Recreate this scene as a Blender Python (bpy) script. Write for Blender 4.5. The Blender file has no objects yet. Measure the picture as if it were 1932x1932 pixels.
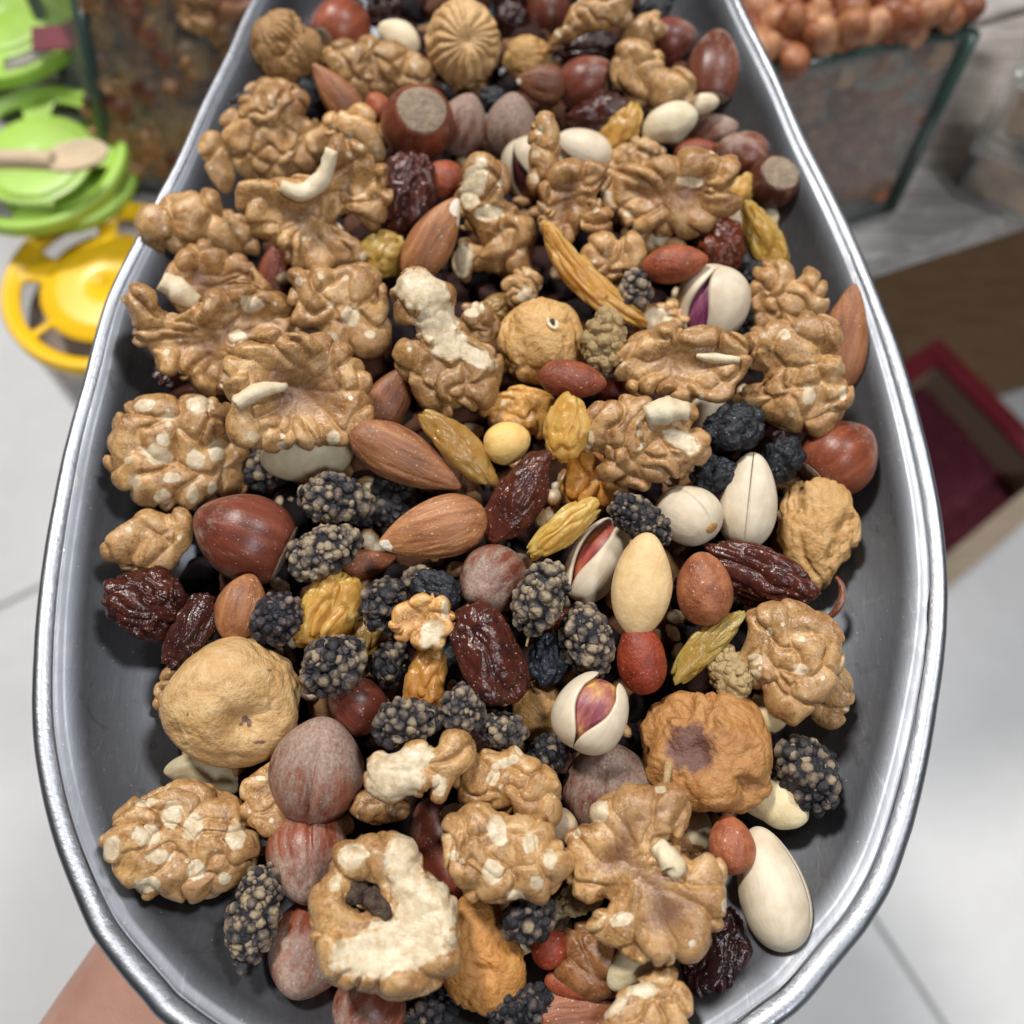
import bpy, bmesh, math, random
import numpy as np
from mathutils import Vector, Matrix

# ------------------------------------------------------------------ camera, world, lamps, exposure
sc = bpy.context.scene
COL = sc.collection
FPX, HALF = 1932.0, 966.0           # focal length and half width, in the photograph's viewing pixels
ANG, DC = math.radians(67.0), 0.245
CAM = np.array([0.0, -DC * math.cos(ANG), DC * math.sin(ANG)])
FW = np.array([0.0, math.cos(ANG), -math.sin(ANG)])
UP = np.array([0.0, math.sin(ANG), math.cos(ANG)])
RT = np.array([1.0, 0.0, 0.0])
cd = bpy.data.cameras.new('camera')
cam = bpy.data.objects.new('camera', cd); COL.objects.link(cam)
cam.location = CAM; cam.rotation_euler = (math.radians(90) - ANG, 0, 0)
cd.sensor_width = 36.0; cd.lens = 36.0 * FPX / 1932.0
cd.clip_start = 0.01; cd.clip_end = 30.0
cd.dof.use_dof = True; cd.dof.focus_distance = 0.222; cd.dof.aperture_fstop = 36.0 / 1000 / 0.0036
sc.camera = cam

world = bpy.data.worlds.new('World'); sc.world = world; world.use_nodes = True
wb = world.node_tree.nodes['Background']
wb.inputs[0].default_value = (0.80, 0.86, 0.95, 1); wb.inputs[1].default_value = 0.06

def lamp(name, loc, target, size, power, col):
    l = bpy.data.lights.new(name, 'AREA'); l.shape = 'RECTANGLE'; l.size, l.size_y = size; l.energy = power; l.color = col
    o = bpy.data.objects.new(name, l); COL.objects.link(o); o.location = loc
    o.rotation_euler = (Vector(target) - Vector(loc)).to_track_quat('-Z', 'Y').to_euler()
lamp('ceiling_or_fill_lamp', (-0.85, 1.25, 2.35), (0, 0, 0), (0.36, 0.36), 82.0, (1.0, 0.97, 0.93))
lamp('ceiling_or_fill_lamp', (1.05, 0.75, 2.35), (0, 0, 0), (0.36, 0.36), 36.0, (0.97, 0.98, 1.0))
lamp('ceiling_or_fill_lamp', (0.9, -1.5, 2.45), (0.45, -0.3, -0.6), (0.40, 0.40), 36.0, (0.90, 0.95, 1.0))  # added fill lamp to brighten the floor, no known fitting
sc.view_settings.view_transform = 'Standard'; sc.view_settings.look = 'None'
sc.view_settings.exposure = -0.14; sc.view_settings.gamma = 1.0
sc.render.engine = 'CYCLES'
sc.cycles.use_denoising = True; sc.cycles.max_bounces = 8; sc.cycles.transparent_max_bounces = 16

# ------------------------------------------------------------------ helpers
def P(x, y, z):                      # photograph pixel + real height -> point in the place, and its depth
    d = FW + (x - HALF) / FPX * RT - (y - HALF) / FPX * UP
    t = (z - CAM[2]) / d[2]
    return CAM + t * d, t
def PV(x, y, z): return Vector(P(x, y, z)[0])

def frame_at(p):                     # axes of somebody looking at p from where the photograph was taken
    zv = CAM - p; zv = zv / np.linalg.norm(zv)
    xv = RT - zv * np.dot(RT, zv); xv /= np.linalg.norm(xv)
    return xv, np.cross(zv, xv), zv

def hsh(i, j, k, s):
    v = np.sin(i * 127.1 + j * 311.7 + k * 74.7 + s * 53.3) * 43758.5453
    return v - np.floor(v)
def vn(p, s=0.0):                    # value noise 0..1
    p = np.asarray(p, dtype=np.float64); i = np.floor(p); f = p - i; u = f * f * (3 - 2 * f)
    x, y, z = i[..., 0], i[..., 1], i[..., 2]; ux, uy, uz = u[..., 0], u[..., 1], u[..., 2]
    def c(a, b, d): return hsh(x + a, y + b, z + d, s)
    l = lambda a, b, t: a + (b - a) * t
    return l(l(l(c(0,0,0), c(1,0,0), ux), l(c(0,1,0), c(1,1,0), ux), uy),
             l(l(c(0,0,1), c(1,0,1), ux), l(c(0,1,1), c(1,1,1), ux), uy), uz)
def fbm(p, s=0.0, o=3):
    a, t, r = 0.5, 0.0, 0.0
    for k in range(o):
        r = r + a * vn(p * 2.0 ** k, s + k * 7.1); t += a; a *= 0.5
    return r / t
def ridge(p, s=0.0): return 1 - np.abs(2 * vn(p, s) - 1)
def sst(a, b, x):
    t = np.clip((x - a) / (b - a), 0, 1); return t * t * (3 - 2 * t)

_ico = {}
def ico(n):
    if n not in _ico:
        bm = bmesh.new(); bmesh.ops.create_icosphere(bm, subdivisions=n, radius=1.0)
        bm.verts.ensure_lookup_table()
        v = np.array([tuple(q.co) for q in bm.verts]); v /= np.linalg.norm(v, axis=1)[:, None]
        f = np.array([[q.index for q in t.verts] for t in bm.faces]); bm.free()
        _ico[n] = (v, f)
    return _ico[n]

def mesh(name, v, f, m, attrs=None, smooth=True):
    v = np.asarray(v, dtype=np.float32); f = np.asarray(f, dtype=np.int32)
    me = bpy.data.meshes.new(name); k = f.shape[1]
    me.vertices.add(len(v)); me.vertices.foreach_set('co', v.ravel())
    me.loops.add(f.size); me.loops.foreach_set('vertex_index', f.ravel())
    me.polygons.add(len(f)); me.polygons.foreach_set('loop_start', np.arange(0, f.size, k, dtype=np.int32))
    me.polygons.foreach_set('loop_total', np.full(len(f), k, dtype=np.int32))
    me.polygons.foreach_set('use_smooth', np.full(len(f), smooth, dtype=bool))
    me.update(calc_edges=True)
    for a, d in (attrs or {}).items():
        at = me.attributes.new(a, 'FLOAT', 'POINT'); at.data.foreach_set('value', np.asarray(d, dtype=np.float32))
    if m: me.materials.append(m)
    return me

def add(name, me, parent=None, mw=None):
    o = bpy.data.objects.new(name, me); COL.objects.link(o)
    if parent is not None: o.parent = parent
    if mw is not None: o.matrix_world = mw
    return o
def tag(o, label, cat, group=None):
    o['label'] = label; o['category'] = cat
    if group: o['group'] = group
    return o
def join(parts):                     # several (v, f) with equal face size -> one
    vs, fs, n = [], [], 0
    for v, f in parts:
        vs.append(v); fs.append(np.asarray(f) + n); n += len(v)
    return np.concatenate(vs), np.concatenate(fs)

def boxvf(lo, hi):
    (a, b, c), (d, e, f) = lo, hi
    v = np.array([(a,b,c),(d,b,c),(d,e,c),(a,e,c),(a,b,f),(d,b,f),(d,e,f),(a,e,f)])
    return v, np.array([(3,2,1,0),(4,5,6,7),(0,1,5,4),(1,2,6,5),(2,3,7,6),(3,0,4,7)])
def hexa(b, t):                      # solid between a bottom and a top quad
    return np.array(list(b) + list(t)), np.array([(3,2,1,0),(4,5,6,7),(0,1,5,4),(1,2,6,5),(2,3,7,6),(3,0,4,7)])
def bevel(o, w, seg=2):
    m = o.modifiers.new('bevel', 'BEVEL'); m.width = w; m.segments = seg; m.limit_method = 'ANGLE'; return o

def tube(pts, rad, n=10):
    pts = np.asarray(pts, float); rad = np.broadcast_to(rad, len(pts)); vs, fs = [], []
    up = np.array([0.0, 0.0, 1.0])
    for i, p in enumerate(pts):
        d = pts[min(i + 1, len(pts) - 1)] - pts[max(i - 1, 0)]; d /= np.linalg.norm(d)
        a = np.cross(d, up)
        if np.linalg.norm(a) < 0.1: a = np.cross(d, np.array([1.0, 0, 0]))
        a /= np.linalg.norm(a); b = np.cross(d, a)
        for k in range(n):
            t = 2 * math.pi * k / n; vs.append(p + rad[i] * (math.cos(t) * a + math.sin(t) * b))
    for i in range(len(pts) - 1):
        for k in range(n):
            fs.append((i*n+k, i*n+(k+1) % n, (i+1)*n+(k+1) % n, (i+1)*n+k))
    c0, c1 = len(vs), len(vs) + 1; vs += [pts[0], pts[-1]]; m = (len(pts) - 1) * n
    for k in range(n):
        fs.append((c0, c0, (k+1) % n, k)); fs.append((c1, c1, m + k, m + (k+1) % n))
    return np.array(vs), np.array(fs)
def tri(f):                          # quads -> triangles, dropping degenerate ones
    f = np.asarray(f); t = np.concatenate([f[:, [0, 1, 2]], f[:, [0, 2, 3]]])
    return t[(t[:, 0] != t[:, 1]) & (t[:, 1] != t[:, 2]) & (t[:, 0] != t[:, 2])]

# ------------------------------------------------------------------ materials
class N:
    def __init__(s, name):
        s.m = bpy.data.materials.new(name); s.m.use_nodes = True; s.t = s.m.node_tree
        s.b = s.t.nodes['Principled BSDF']; s.tc = s.t.nodes.new('ShaderNodeTexCoord')
        s.coord = s.tc.outputs['Object']
    def n(s, typ, **kw):
        q = s.t.nodes.new(typ)
        for k, v in kw.items():
            if isinstance(k, str) and hasattr(q, k): setattr(q, k, v)
        return q
    def L(s, a, b): s.t.links.new(a, b)
    def mapping(s, scale, rot=(0, 0, 0)):
        q = s.n('ShaderNodeMapping'); q.inputs['Scale'].default_value = scale; q.inputs['Rotation'].default_value = rot
        s.L(s.coord, q.inputs[0]); return q.outputs[0]
    def noise(s, scale, detail=3, rough=0.55, co=None, dist=0.0):
        q = s.n('ShaderNodeTexNoise'); q.inputs['Scale'].default_value = scale; q.inputs['Detail'].default_value = detail
        q.inputs['Roughness'].default_value = rough; q.inputs['Distortion'].default_value = dist
        s.L(co or s.coord, q.inputs['Vector']); return q.outputs['Fac']
    def vor(s, scale, co=None, feature='F1'):
        q = s.n('ShaderNodeTexVoronoi'); q.feature = feature; q.inputs['Scale'].default_value = scale
        s.L(co or s.coord, q.inputs['Vector']); return q.outputs['Distance']
    def ramp(s, fac, stops):
        q = s.n('ShaderNodeValToRGB'); e = q.color_ramp.elements
        while len(e) < len(stops): e.new(0.5)
        for k, (p, c) in enumerate(stops):
            e[k].position = p; e[k].color = (c, c, c, 1) if isinstance(c, (int, float)) else (*c, 1)
        s.L(fac, q.inputs[0]); return q.outputs[0]
    def mix(s, fac, a, b, mode='MIX'):
        q = s.n('ShaderNodeMix'); q.data_type = 'RGBA'; q.blend_type = mode
        for sock, v in ((q.inputs[0], fac), (q.inputs[6], a), (q.inputs[7], b)):
            if isinstance(v, (int, float)): sock.default_value = v
            elif isinstance(v, tuple): sock.default_value = (*v, 1)
            else: s.L(v, sock)
        return q.outputs[2]
    def math(s, op, a, b=0.0):
        q = s.n('ShaderNodeMath'); q.operation = op
        for sock, v in ((q.inputs[0], a), (q.inputs[1], b)):
            if isinstance(v, (int, float)): sock.default_value = v
            else: s.L(v, sock)
        return q.outputs[0]
    def attr(s, name):
        q = s.n('ShaderNodeAttribute'); q.attribute_name = name; return q.outputs['Fac']
    def objcol(s): return s.n('ShaderNodeObjectInfo').outputs['Color']
    def rnd(s): return s.n('ShaderNodeObjectInfo').outputs['Random']
    def bump(s, h, dist, strength=1.0, prev=None):
        q = s.n('ShaderNodeBump'); q.inputs['Distance'].default_value = dist; q.inputs['Strength'].default_value = strength
        s.L(h, q.inputs['Height'])
        if prev is not None: s.L(prev, q.inputs['Normal'])
        s.L(q.outputs[0], s.b.inputs['Normal']); return q.outputs[0]
    def set(s, **kw):
        for k, v in kw.items():
            i = s.b.inputs[k.replace('_', ' ')]
            if isinstance(v, (int, float)): i.default_value = v
            elif isinstance(v, tuple): i.default_value = v if len(v) != 3 or k.startswith('Subsurface') else (*v, 1)
            else: s.L(v, i)
        return s.m

def m_walnut():
    s = N('walnut_skin')
    big = s.noise(160, 4, 0.6, dist=0.6); fine = s.noise(900, 4, 0.65)
    skin = s.ramp(big, [(0.30, (0.185, 0.075, 0.022)), (0.43, (0.37, 0.185, 0.062)), (0.56, (0.54, 0.305, 0.115)), (0.70, (0.70, 0.47, 0.235))])
    skin = s.mix(s.ramp(fine, [(0.42, 0.0), (0.66, 0.45)]), skin, (0.62, 0.41, 0.20))
    skin = s.mix(s.ramp(s.noise(75, 3, 0.5), [(0.45, 0.0), (0.65, 0.5)]), skin, (0.24, 0.105, 0.042))
    vein = s.ramp(s.math('ABSOLUTE', s.math('SUBTRACT', s.noise(230, 3, 0.5, dist=1.2), 0.5)), [(0.0, 0.6), (0.026, 0.0)])
    skin = s.mix(vein, skin, (0.20, 0.09, 0.035))
    speck = s.ramp(s.noise(1500, 2, 0.5), [(0.66, 0.0), (0.72, 0.7)])
    skin = s.mix(speck, skin, (0.72, 0.58, 0.38))
    core = s.ramp(s.math('ADD', s.attr('core'), s.math('MULTIPLY', s.math('SUBTRACT', fine, 0.5), 0.5)), [(0.25, 0.0), (0.8, 0.8)])
    skin = s.mix(core, skin, (0.13, 0.052, 0.030))
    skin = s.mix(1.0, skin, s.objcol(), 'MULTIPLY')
    flesh = s.ramp(s.noise(500, 4, 0.6), [(0.36, (0.54, 0.40, 0.235)), (0.6, (0.71, 0.59, 0.41))])
    c = s.ramp(s.math('ADD', s.attr('chip'), s.math('MULTIPLY', s.math('SUBTRACT', fine, 0.5), 0.16)), [(0.36, 0.0), (0.60, 1.0)])
    s.bump(fine, 0.0006, 0.38, s.bump(big, 0.0009, 0.4))
    return s.set(Base_Color=s.mix(c, skin, flesh), Roughness=s.ramp(fine, [(0.35, 0.22), (0.65, 0.42)]), Specular_IOR_Level=0.5,
                 Subsurface_Weight=0.08, Subsurface_Radius=(0.0015, 0.0008, 0.0004), Subsurface_Scale=1.0)
def m_hazel():
    s = N('hazelnut_shell')
    st = s.noise(260, 4, 0.6, s.mapping((0.12, 1, 1))); big = s.noise(110, 3); fine = s.noise(1400, 3, 0.6)
    col = s.ramp(st, [(0.28, (0.085, 0.026, 0.014)), (0.5, (0.17, 0.055, 0.028)), (0.75, (0.27, 0.105, 0.055))])
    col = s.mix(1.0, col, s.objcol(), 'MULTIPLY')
    d = s.math('ADD', s.attr('dust'), s.math('MULTIPLY', s.math('SUBTRACT', s.noise(330, 5, 0.7, s.mapping((0.3, 1, 1))), 0.5), 2.6))
    d = s.ramp(d, [(0.3, 0.0), (0.9, 0.8)])
    col = s.mix(d, col, s.ramp(fine, [(0.3, (0.23, 0.155, 0.115)), (0.7, (0.46, 0.36, 0.29))]))
    spk = s.ramp(s.noise(1900, 1), [(0.735, 0.0), (0.76, 0.8)])
    col = s.mix(spk, col, (0.62, 0.54, 0.45))
    s.bump(s.math('ADD', s.math('MULTIPLY', st, 0.6), s.math('MULTIPLY', fine, 0.25)), 0.0006, 0.45)
    return s.set(Base_Color=col, Roughness=s.ramp(d, [(0, 0.36), (1, 0.75)]), Specular_IOR_Level=0.45)
def m_hilum():
    s = N('hazelnut_base'); f = s.noise(700, 4, 0.7); r = s.noise(230, 3)
    col = s.mix(s.ramp(r, [(0.4, 0.0), (0.7, 0.7)]), s.ramp(f, [(0.3, (0.20, 0.135, 0.085)), (0.7, (0.44, 0.34, 0.235))]), (0.20, 0.15, 0.115))
    s.bump(f, 0.0009, 0.9); return s.set(Base_Color=col, Roughness=0.85)
def m_almond():
    s = N('almond_skin')
    st = s.noise(420, 4, 0.65, s.mapping((0.1, 1, 1))); f = s.noise(1500, 3)
    col = s.ramp(st, [(0.3, (0.16, 0.062, 0.026)), (0.5, (0.31, 0.13, 0.053)), (0.75, (0.46, 0.235, 0.105))])
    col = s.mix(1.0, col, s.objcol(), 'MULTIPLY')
    col = s.mix(s.ramp(s.noise(1700, 1), [(0.70, 0), (0.74, 0.8)]), col, (0.68, 0.56, 0.42))
    c = s.ramp(s.math('ADD', s.attr('chip'), s.math('MULTIPLY', s.math('SUBTRACT', f, 0.5), 0.3)), [(0.45, 0.0), (0.55, 1.0)])
    col = s.mix(c, col, (0.80, 0.70, 0.54))
    s.bump(s.math('ADD', st, s.math('MULTIPLY', f, 0.3)), 0.0006, 0.7); return s.set(Base_Color=col, Roughness=0.5)
def m_plain(name, a, b, scale, rough, bd=0.0004, bs=0.5, sss=0.0, rad=(0.002, 0.001, 0.0005), spec=0.5, speck=0.5, bscale=None, trans=0.0):
    s = N(name); f = s.noise(scale, 4, 0.6, dist=0.4); g = s.noise(bscale or scale * 4, 4, 0.6)
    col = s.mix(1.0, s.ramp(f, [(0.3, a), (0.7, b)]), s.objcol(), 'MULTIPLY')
    if speck: col = s.mix(s.ramp(s.noise(1600, 1), [(0.70, 0), (0.745, speck)]), col, (0.72, 0.64, 0.52))
    s.bump(g, bd, bs)
    return s.set(Base_Color=col, Roughness=rough, Specular_IOR_Level=spec, Subsurface_Weight=sss, Subsurface_Radius=rad, Subsurface_Scale=1.0, Transmission_Weight=trans, IOR=1.42)
def m_pist():
    s = N('pistachio_shell'); f = s.noise(160, 4, 0.6); st = s.noise(420, 3, 0.6, s.mapping((0.15, 1, 1)))
    col = s.ramp(f, [(0.3, (0.60, 0.48, 0.335)), (0.6, (0.745, 0.635, 0.475))])
    col = s.mix(s.ramp(st, [(0.5, 0.0), (0.8, 0.35)]), col, (0.52, 0.40, 0.27))
    col = s.mix(1.0, col, s.objcol(), 'MULTIPLY'); s.bump(st, 0.0004, 0.5)
    return s.set(Base_Color=col, Roughness=0.5, Subsurface_Weight=0.06, Subsurface_Radius=(0.001, 0.0007, 0.0004), Subsurface_Scale=1.0)
def m_kernel():
    s = N('pistachio_kernel'); f = s.noise(260, 4, 0.6, s.mapping((0.3, 1, 1)))
    col = s.ramp(f, [(0.36, (0.17, 0.035, 0.055)), (0.50, (0.34, 0.15, 0.10)), (0.62, (0.52, 0.36, 0.11)), (0.8, (0.58, 0.44, 0.16))])
    col = s.mix(1.0, col, s.objcol(), 'MULTIPLY'); s.bump(f, 0.0006, 0.6); return s.set(Base_Color=col, Roughness=0.45)
def m_mul():
    s = N('mulberry_skin'); f = s.noise(900, 4, 0.65); r = s.noise(300, 2)
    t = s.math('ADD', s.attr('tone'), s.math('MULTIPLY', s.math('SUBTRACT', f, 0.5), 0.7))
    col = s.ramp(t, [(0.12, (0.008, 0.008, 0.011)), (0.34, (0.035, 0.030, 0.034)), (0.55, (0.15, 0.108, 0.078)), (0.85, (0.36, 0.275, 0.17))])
    col = s.mix(1.0, col, s.objcol(), 'MULTIPLY')
    s.bump(f, 0.0008, 0.9); return s.set(Base_Color=col, Roughness=s.ramp(r, [(0.35, 0.35), (0.65, 0.7)]), Specular_IOR_Level=0.5)
def m_fig():
    s = N('fig_skin'); f = s.noise(130, 5, 0.62, dist=0.7); g = s.noise(620, 4, 0.65); b = s.noise(60, 3)
    col = s.ramp(f, [(0.28, (0.34, 0.175, 0.062)), (0.5, (0.50, 0.305, 0.125)), (0.72, (0.60, 0.405, 0.195))])
    col = s.mix(s.ramp(b, [(0.52, 0.0), (0.74, 0.5)]), col, (0.33, 0.165, 0.06))
    col = s.mix(s.ramp(s.noise(330, 4, 0.65), [(0.46, 0.0), (0.66, 0.4)]), col, (0.66, 0.50, 0.29))
    spot = s.ramp(s.vor(210), [(0.05, 0.8), (0.13, 0.0)])
    spot = s.math('MULTIPLY', spot, s.ramp(s.noise(95, 1), [(0.5, 0.0), (0.6, 1.0)]))
    col = s.mix(spot, col, (0.20, 0.12, 0.06))
    col = s.mix(1.0, col, s.objcol(), 'MULTIPLY')
    col = s.mix(s.ramp(s.attr('chip'), [(0.3, 0), (0.7, 0.85)]), col, (0.11, 0.045, 0.045))
    s.bump(g, 0.0008, 0.8, s.bump(f, 0.0014, 0.6)); return s.set(Base_Color=col, Roughness=0.5, Subsurface_Weight=0.06, Subsurface_Radius=(0.002, 0.001, 0.0004), Subsurface_Scale=1.0)

MW, MH, MHI, MA, MP, MK, MM, MF = m_walnut(), m_hazel(), m_hilum(), m_almond(), m_pist(), m_kernel(), m_mul(), m_fig()
MPN = m_plain('peanut_skin', (0.17, 0.046, 0.022), (0.36, 0.135, 0.065), 240, 0.40, 0.0006, 0.6, 0.03)
MGR = m_plain('golden_raisin_skin', (0.74, 0.37, 0.065), (0.93, 0.62, 0.22), 260, 0.22, 0.0008, 0.4, 0.5, (0.0035, 0.0018, 0.0005), 0.5, 0.4, 600, 0.35)
MDR = m_plain('brown_raisin_skin', (0.026, 0.008, 0.007), (0.085, 0.022, 0.013), 240, 0.20, 0.0007, 0.55, 0.12, (0.003, 0.0008, 0.0003), 0.5, 0.55, 500)
MBR = m_plain('black_raisin_skin', (0.006, 0.007, 0.010), (0.022, 0.024, 0.030), 420, 0.42, 0.0009, 0.7, 0.0, spec=0.5, speck=0.4, bscale=700)
MCA = m_plain('cream_kernel', (0.62, 0.49, 0.30), (0.79, 0.69, 0.50), 200, 0.5, 0.0004, 0.5, 0.08, speck=0.25)
MST = m_plain('dry_stem', (0.42, 0.28, 0.12), (0.58, 0.42, 0.20), 600, 0.7, 0.0006, 0.8)
MDK = m_plain('dark_pith', (0.045, 0.028, 0.020), (0.20, 0.13, 0.09), 700, 0.85, 0.0015, 1.0)
# ------------------------------------------------------------------ the metal scoop
RIM = [(471,6),(430,98),(386,187),(335,300),(295,375),(262,440),(210,541),(186,607),(159,709),(132,802),(109,902),(80,1062),(64,1200),(59,1355),(75,1489),
       (107,1611),(155,1729),(192,1793),(267,1883),(315,1933),(430,2012),(580,2078),(760,2118),(935,2130),(1110,2112),(1270,2060),(1390,1994),
       (1477,1932),(1521,1896),(1581,1823),(1642,1745),(1694,1645),(1733,1515),(1763,1376),(1785,1225),(1789,1095),(1774,960),(1748,838),
       (1714,715),(1674,595),(1628,480),(1575,368),(1520,262),(1470,150),(1420,50),(1330,-120),(1180,-260),(935,-315),(680,-255),(545,-120)]
def catmull(pts, n, closed=True):
    pts = np.asarray(pts, float); m = len(pts); out = []
    for i in range(m if closed else m - 1):
        g = (lambda k: pts[k % m]) if closed else (lambda k: pts[min(max(k, 0), m - 1)])
        a, b, c, d = g(i - 1), g(i), g(i + 1), g(i + 2)
        for k in range(n):
            t = k / n
            out.append(0.5 * (2*b + (c-a)*t + (2*a-5*b+4*c-d)*t*t + (3*b-a-3*c+d)*t**3))
    return np.array(out)
rimp = catmull(np.array([P(x, y, 0.0)[0] for x, y in RIM]), 8)[:, :2]
CEN = np.array([-0.006, -0.012])
_ra = np.arctan2(rimp[:, 1] - CEN[1], rimp[:, 0] - CEN[0]); _rr = np.linalg.norm(rimp - CEN, axis=1)
_o = np.argsort(_ra); _ra, _rr = _ra[_o], _rr[_o]
def rim_r(a): return np.interp(a, _ra, _rr, period=2 * math.pi)
def ratio(x, y): return math.hypot(x - CEN[0], y - CEN[1]) / float(rim_r(math.atan2(y - CEN[1], x - CEN[0])))
def depth_at(y): return 0.027 + 0.016 * np.clip((y + 0.02) / 0.12, 0, 1)
def bowl(x, y):
    r = min(ratio(x, y), 1.0); return -0.002 - float(depth_at(y)) * (1 - r ** 3.4)
def heap(x, y):                      # upper face of the heap of nuts
    r = ratio(x, y); return 0.005 - 0.014 * r ** 2.2 - 0.008 * float(sst(0.05, 0.12, y))

def m_steel():
    s = N('worn_steel')
    br = s.noise(900, 4, 0.65, s.mapping((1.0, 0.06, 1), (0, 0, 0.25))); sm = s.noise(26, 4, 0.6); sp = s.noise(1500, 2)
    scr = s.ramp(s.math('ABSOLUTE', s.math('SUBTRACT', s.noise(60, 2, 0.4, s.mapping((3.5, 0.35, 1), (0, 0, -0.5))), 0.5)), [(0.0, 1.0), (0.008, 0.0)])
    col = s.mix(s.ramp(sm, [(0.35, 0.0), (0.7, 0.6)]), (0.165, 0.173, 0.19), (0.105, 0.108, 0.118))
    col = s.mix(s.ramp(s.noise(240, 4, 0.7), [(0.58, 0.0), (0.75, 0.5)]), col, (0.24, 0.225, 0.21))
    col = s.mix(s.ramp(sp, [(0.745, 0.0), (0.765, 0.9)]), col, (0.75, 0.70, 0.62))
    for k_, (ro_, sc_) in enumerate((((0, 0, 0.3), 55), ((0, 0, -0.9), 38), ((0, 0, 1.2), 70))):
        ln = s.ramp(s.math('ABSOLUTE', s.math('SUBTRACT', s.noise(sc_, 2, 0.45, s.mapping((7, 0.35, 1), ro_)), 0.5)), [(0.0, 0.5), (0.006, 0.0)])
        ln = s.math('MULTIPLY', ln, s.ramp(s.noise(90 + 20 * k_, 2), [(0.48, 0.0), (0.6, 1.0)])); col = s.mix(ln, col, (0.25, 0.26, 0.28))
    st_ = s.ramp(s.noise(120, 4, 0.7, dist=1.0), [(0.60, 0.0), (0.68, 0.55)]); col = s.mix(st_, col, (0.10, 0.095, 0.09))
    ro = s.math('ADD', s.ramp(sm, [(0.3, 0.37), (0.7, 0.47)]), s.math('MULTIPLY', s.math('SUBTRACT', br, 0.5), 0.07))
    s.bump(br, 0.00005, 0.3)
    return s.set(Base_Color=col, Metallic=1.0, Roughness=ro)
MSTEEL = m_steel()
def m_rim():
    s = N('bright_rolled_edge'); sp = s.noise(900, 3, 0.6); sm = s.noise(40, 3)
    col = s.mix(s.ramp(sp, [(0.62, 0.0), (0.76, 0.5)]), (0.33, 0.34, 0.365), (0.20, 0.195, 0.19))
    s.bump(sp, 0.0004, 0.22, s.bump(s.noise(200, 2), 0.0004, 0.2)); return s.set(Base_Color=col, Metallic=1.0, Roughness=s.ramp(sm, [(0.3, 0.36), (0.7, 0.48)]))
MRIM = m_rim()

def build_scoop():
    n = len(rimp); e = bpy.data.objects.new('metal_scoop', None); COL.objects.link(e); e.location = (CEN[0], CEN[1], -0.03)
    tag(e, 'grey metal scoop with rolled rim, heaped with mixed nuts and dried fruit', 'scoop')
    bpy.context.view_layer.update()
    d = np.roll(rimp, -1, 0) - np.roll(rimp, 1, 0); d /= np.linalg.norm(d, axis=1)[:, None]
    nin = np.stack([d[:, 1], -d[:, 0]], 1)
    if ((CEN - rimp) * nin).sum() < 0: nin = -nin
    w = np.interp(rimp[:, 1], [-0.10, 0.13], [0.88, 0.45])[:, None]
    prof = [(0.9,-3.4),(0.25,-2.6),(0.0,-1.6),(0.15,-0.6),(0.8,0.25),(1.8,0.65),(2.9,0.5),(3.9,0.0),(4.9,-0.7),(5.6,-1.35)]
    v = []
    for u, z in prof:
        q3 = np.concatenate([rimp, np.full((n, 1), z * .002)], 1); dn = (fbm(q3 * 130, 4, 2) - .5)[:, None] * .00035 + (vn(q3 * 28, 2) - .5)[:, None] * .0007
        v.append(np.concatenate([rimp + nin * (w * u / 1000 + dn), w * z / 1000 + dn * .6], 1))
    def sheet(v):
        k = len(v); vv = np.concatenate(v); f = []
        i = np.arange(n); j = (i + 1) % n
        for a in range(k - 1): f.append(np.stack([a*n+i, a*n+j, (a+1)*n+j, (a+1)*n+i], 1))
        return vv, np.concatenate(f)
    vv, f = sheet(v)
    me = mesh('rolled_rim', vv, f, MRIM); o = add('rolled_rim', me, e); o.matrix_parent_inverse = e.matrix_world.inverted()
    md = o.modifiers.new('thick', 'SOLIDIFY'); md.thickness = 0.0006; md.offset = 0
    v = []; base = rimp + nin * w * 5.3 / 1000
    groove = [(0.0, -1.12), (0.7, -1.55), (1.6, -1.95), (2.6, -2.2), (3.4, -2.45)]
    for u, z in groove: v.append(np.concatenate([base + nin * w * u / 1000, w * z / 1000], 1))
    b2 = base + nin * w * 3.4 / 1000; z0 = (w * -2.45 / 1000)[:, 0]
    for s in list(np.linspace(0.03, 0.30, 14)) + list(np.linspace(0.34, 0.985, 22)):
        q = b2 + (CEN - b2) * s
        z = z0 * (1 - s) - 0.002 * s - depth_at(q[:, 1]) * (1 - (1 - s) ** 3.4) * 1.0
        v.append(np.concatenate([q, z[:, None]], 1))
    vv, f = sheet(v)
    k = len(v) - 1
    c = len(vv); vv = np.concatenate([vv, [[CEN[0], CEN[1], v[-1][:, 2].mean()]]])
    i = np.arange(n); f = np.concatenate([f, np.stack([k*n+i, k*n+(i+1) % n, np.full(n, c), np.full(n, c)], 1)])
    me = mesh('bowl', vv, tri(f), MSTEEL); o = add('bowl', me, e); o.matrix_parent_inverse = e.matrix_world.inverted()
    md = o.modifiers.new('thick', 'SOLIDIFY'); md.thickness = 0.0012; md.offset = 0
    hy = rimp[:, 1].max()
    pts = [(CEN[0], hy - 0.004, -0.016), (CEN[0], hy + 0.02, -0.012), (CEN[0], hy + 0.06, -0.004), (CEN[0], hy + 0.13, 0.002)]
    vv, f = tube(catmull(pts, 8, False), 0.013, 20)
    o = add('handle', mesh('handle', vv, tri(f), MSTEEL), e); o.matrix_parent_inverse = e.matrix_world.inverted()
build_scoop()

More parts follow.
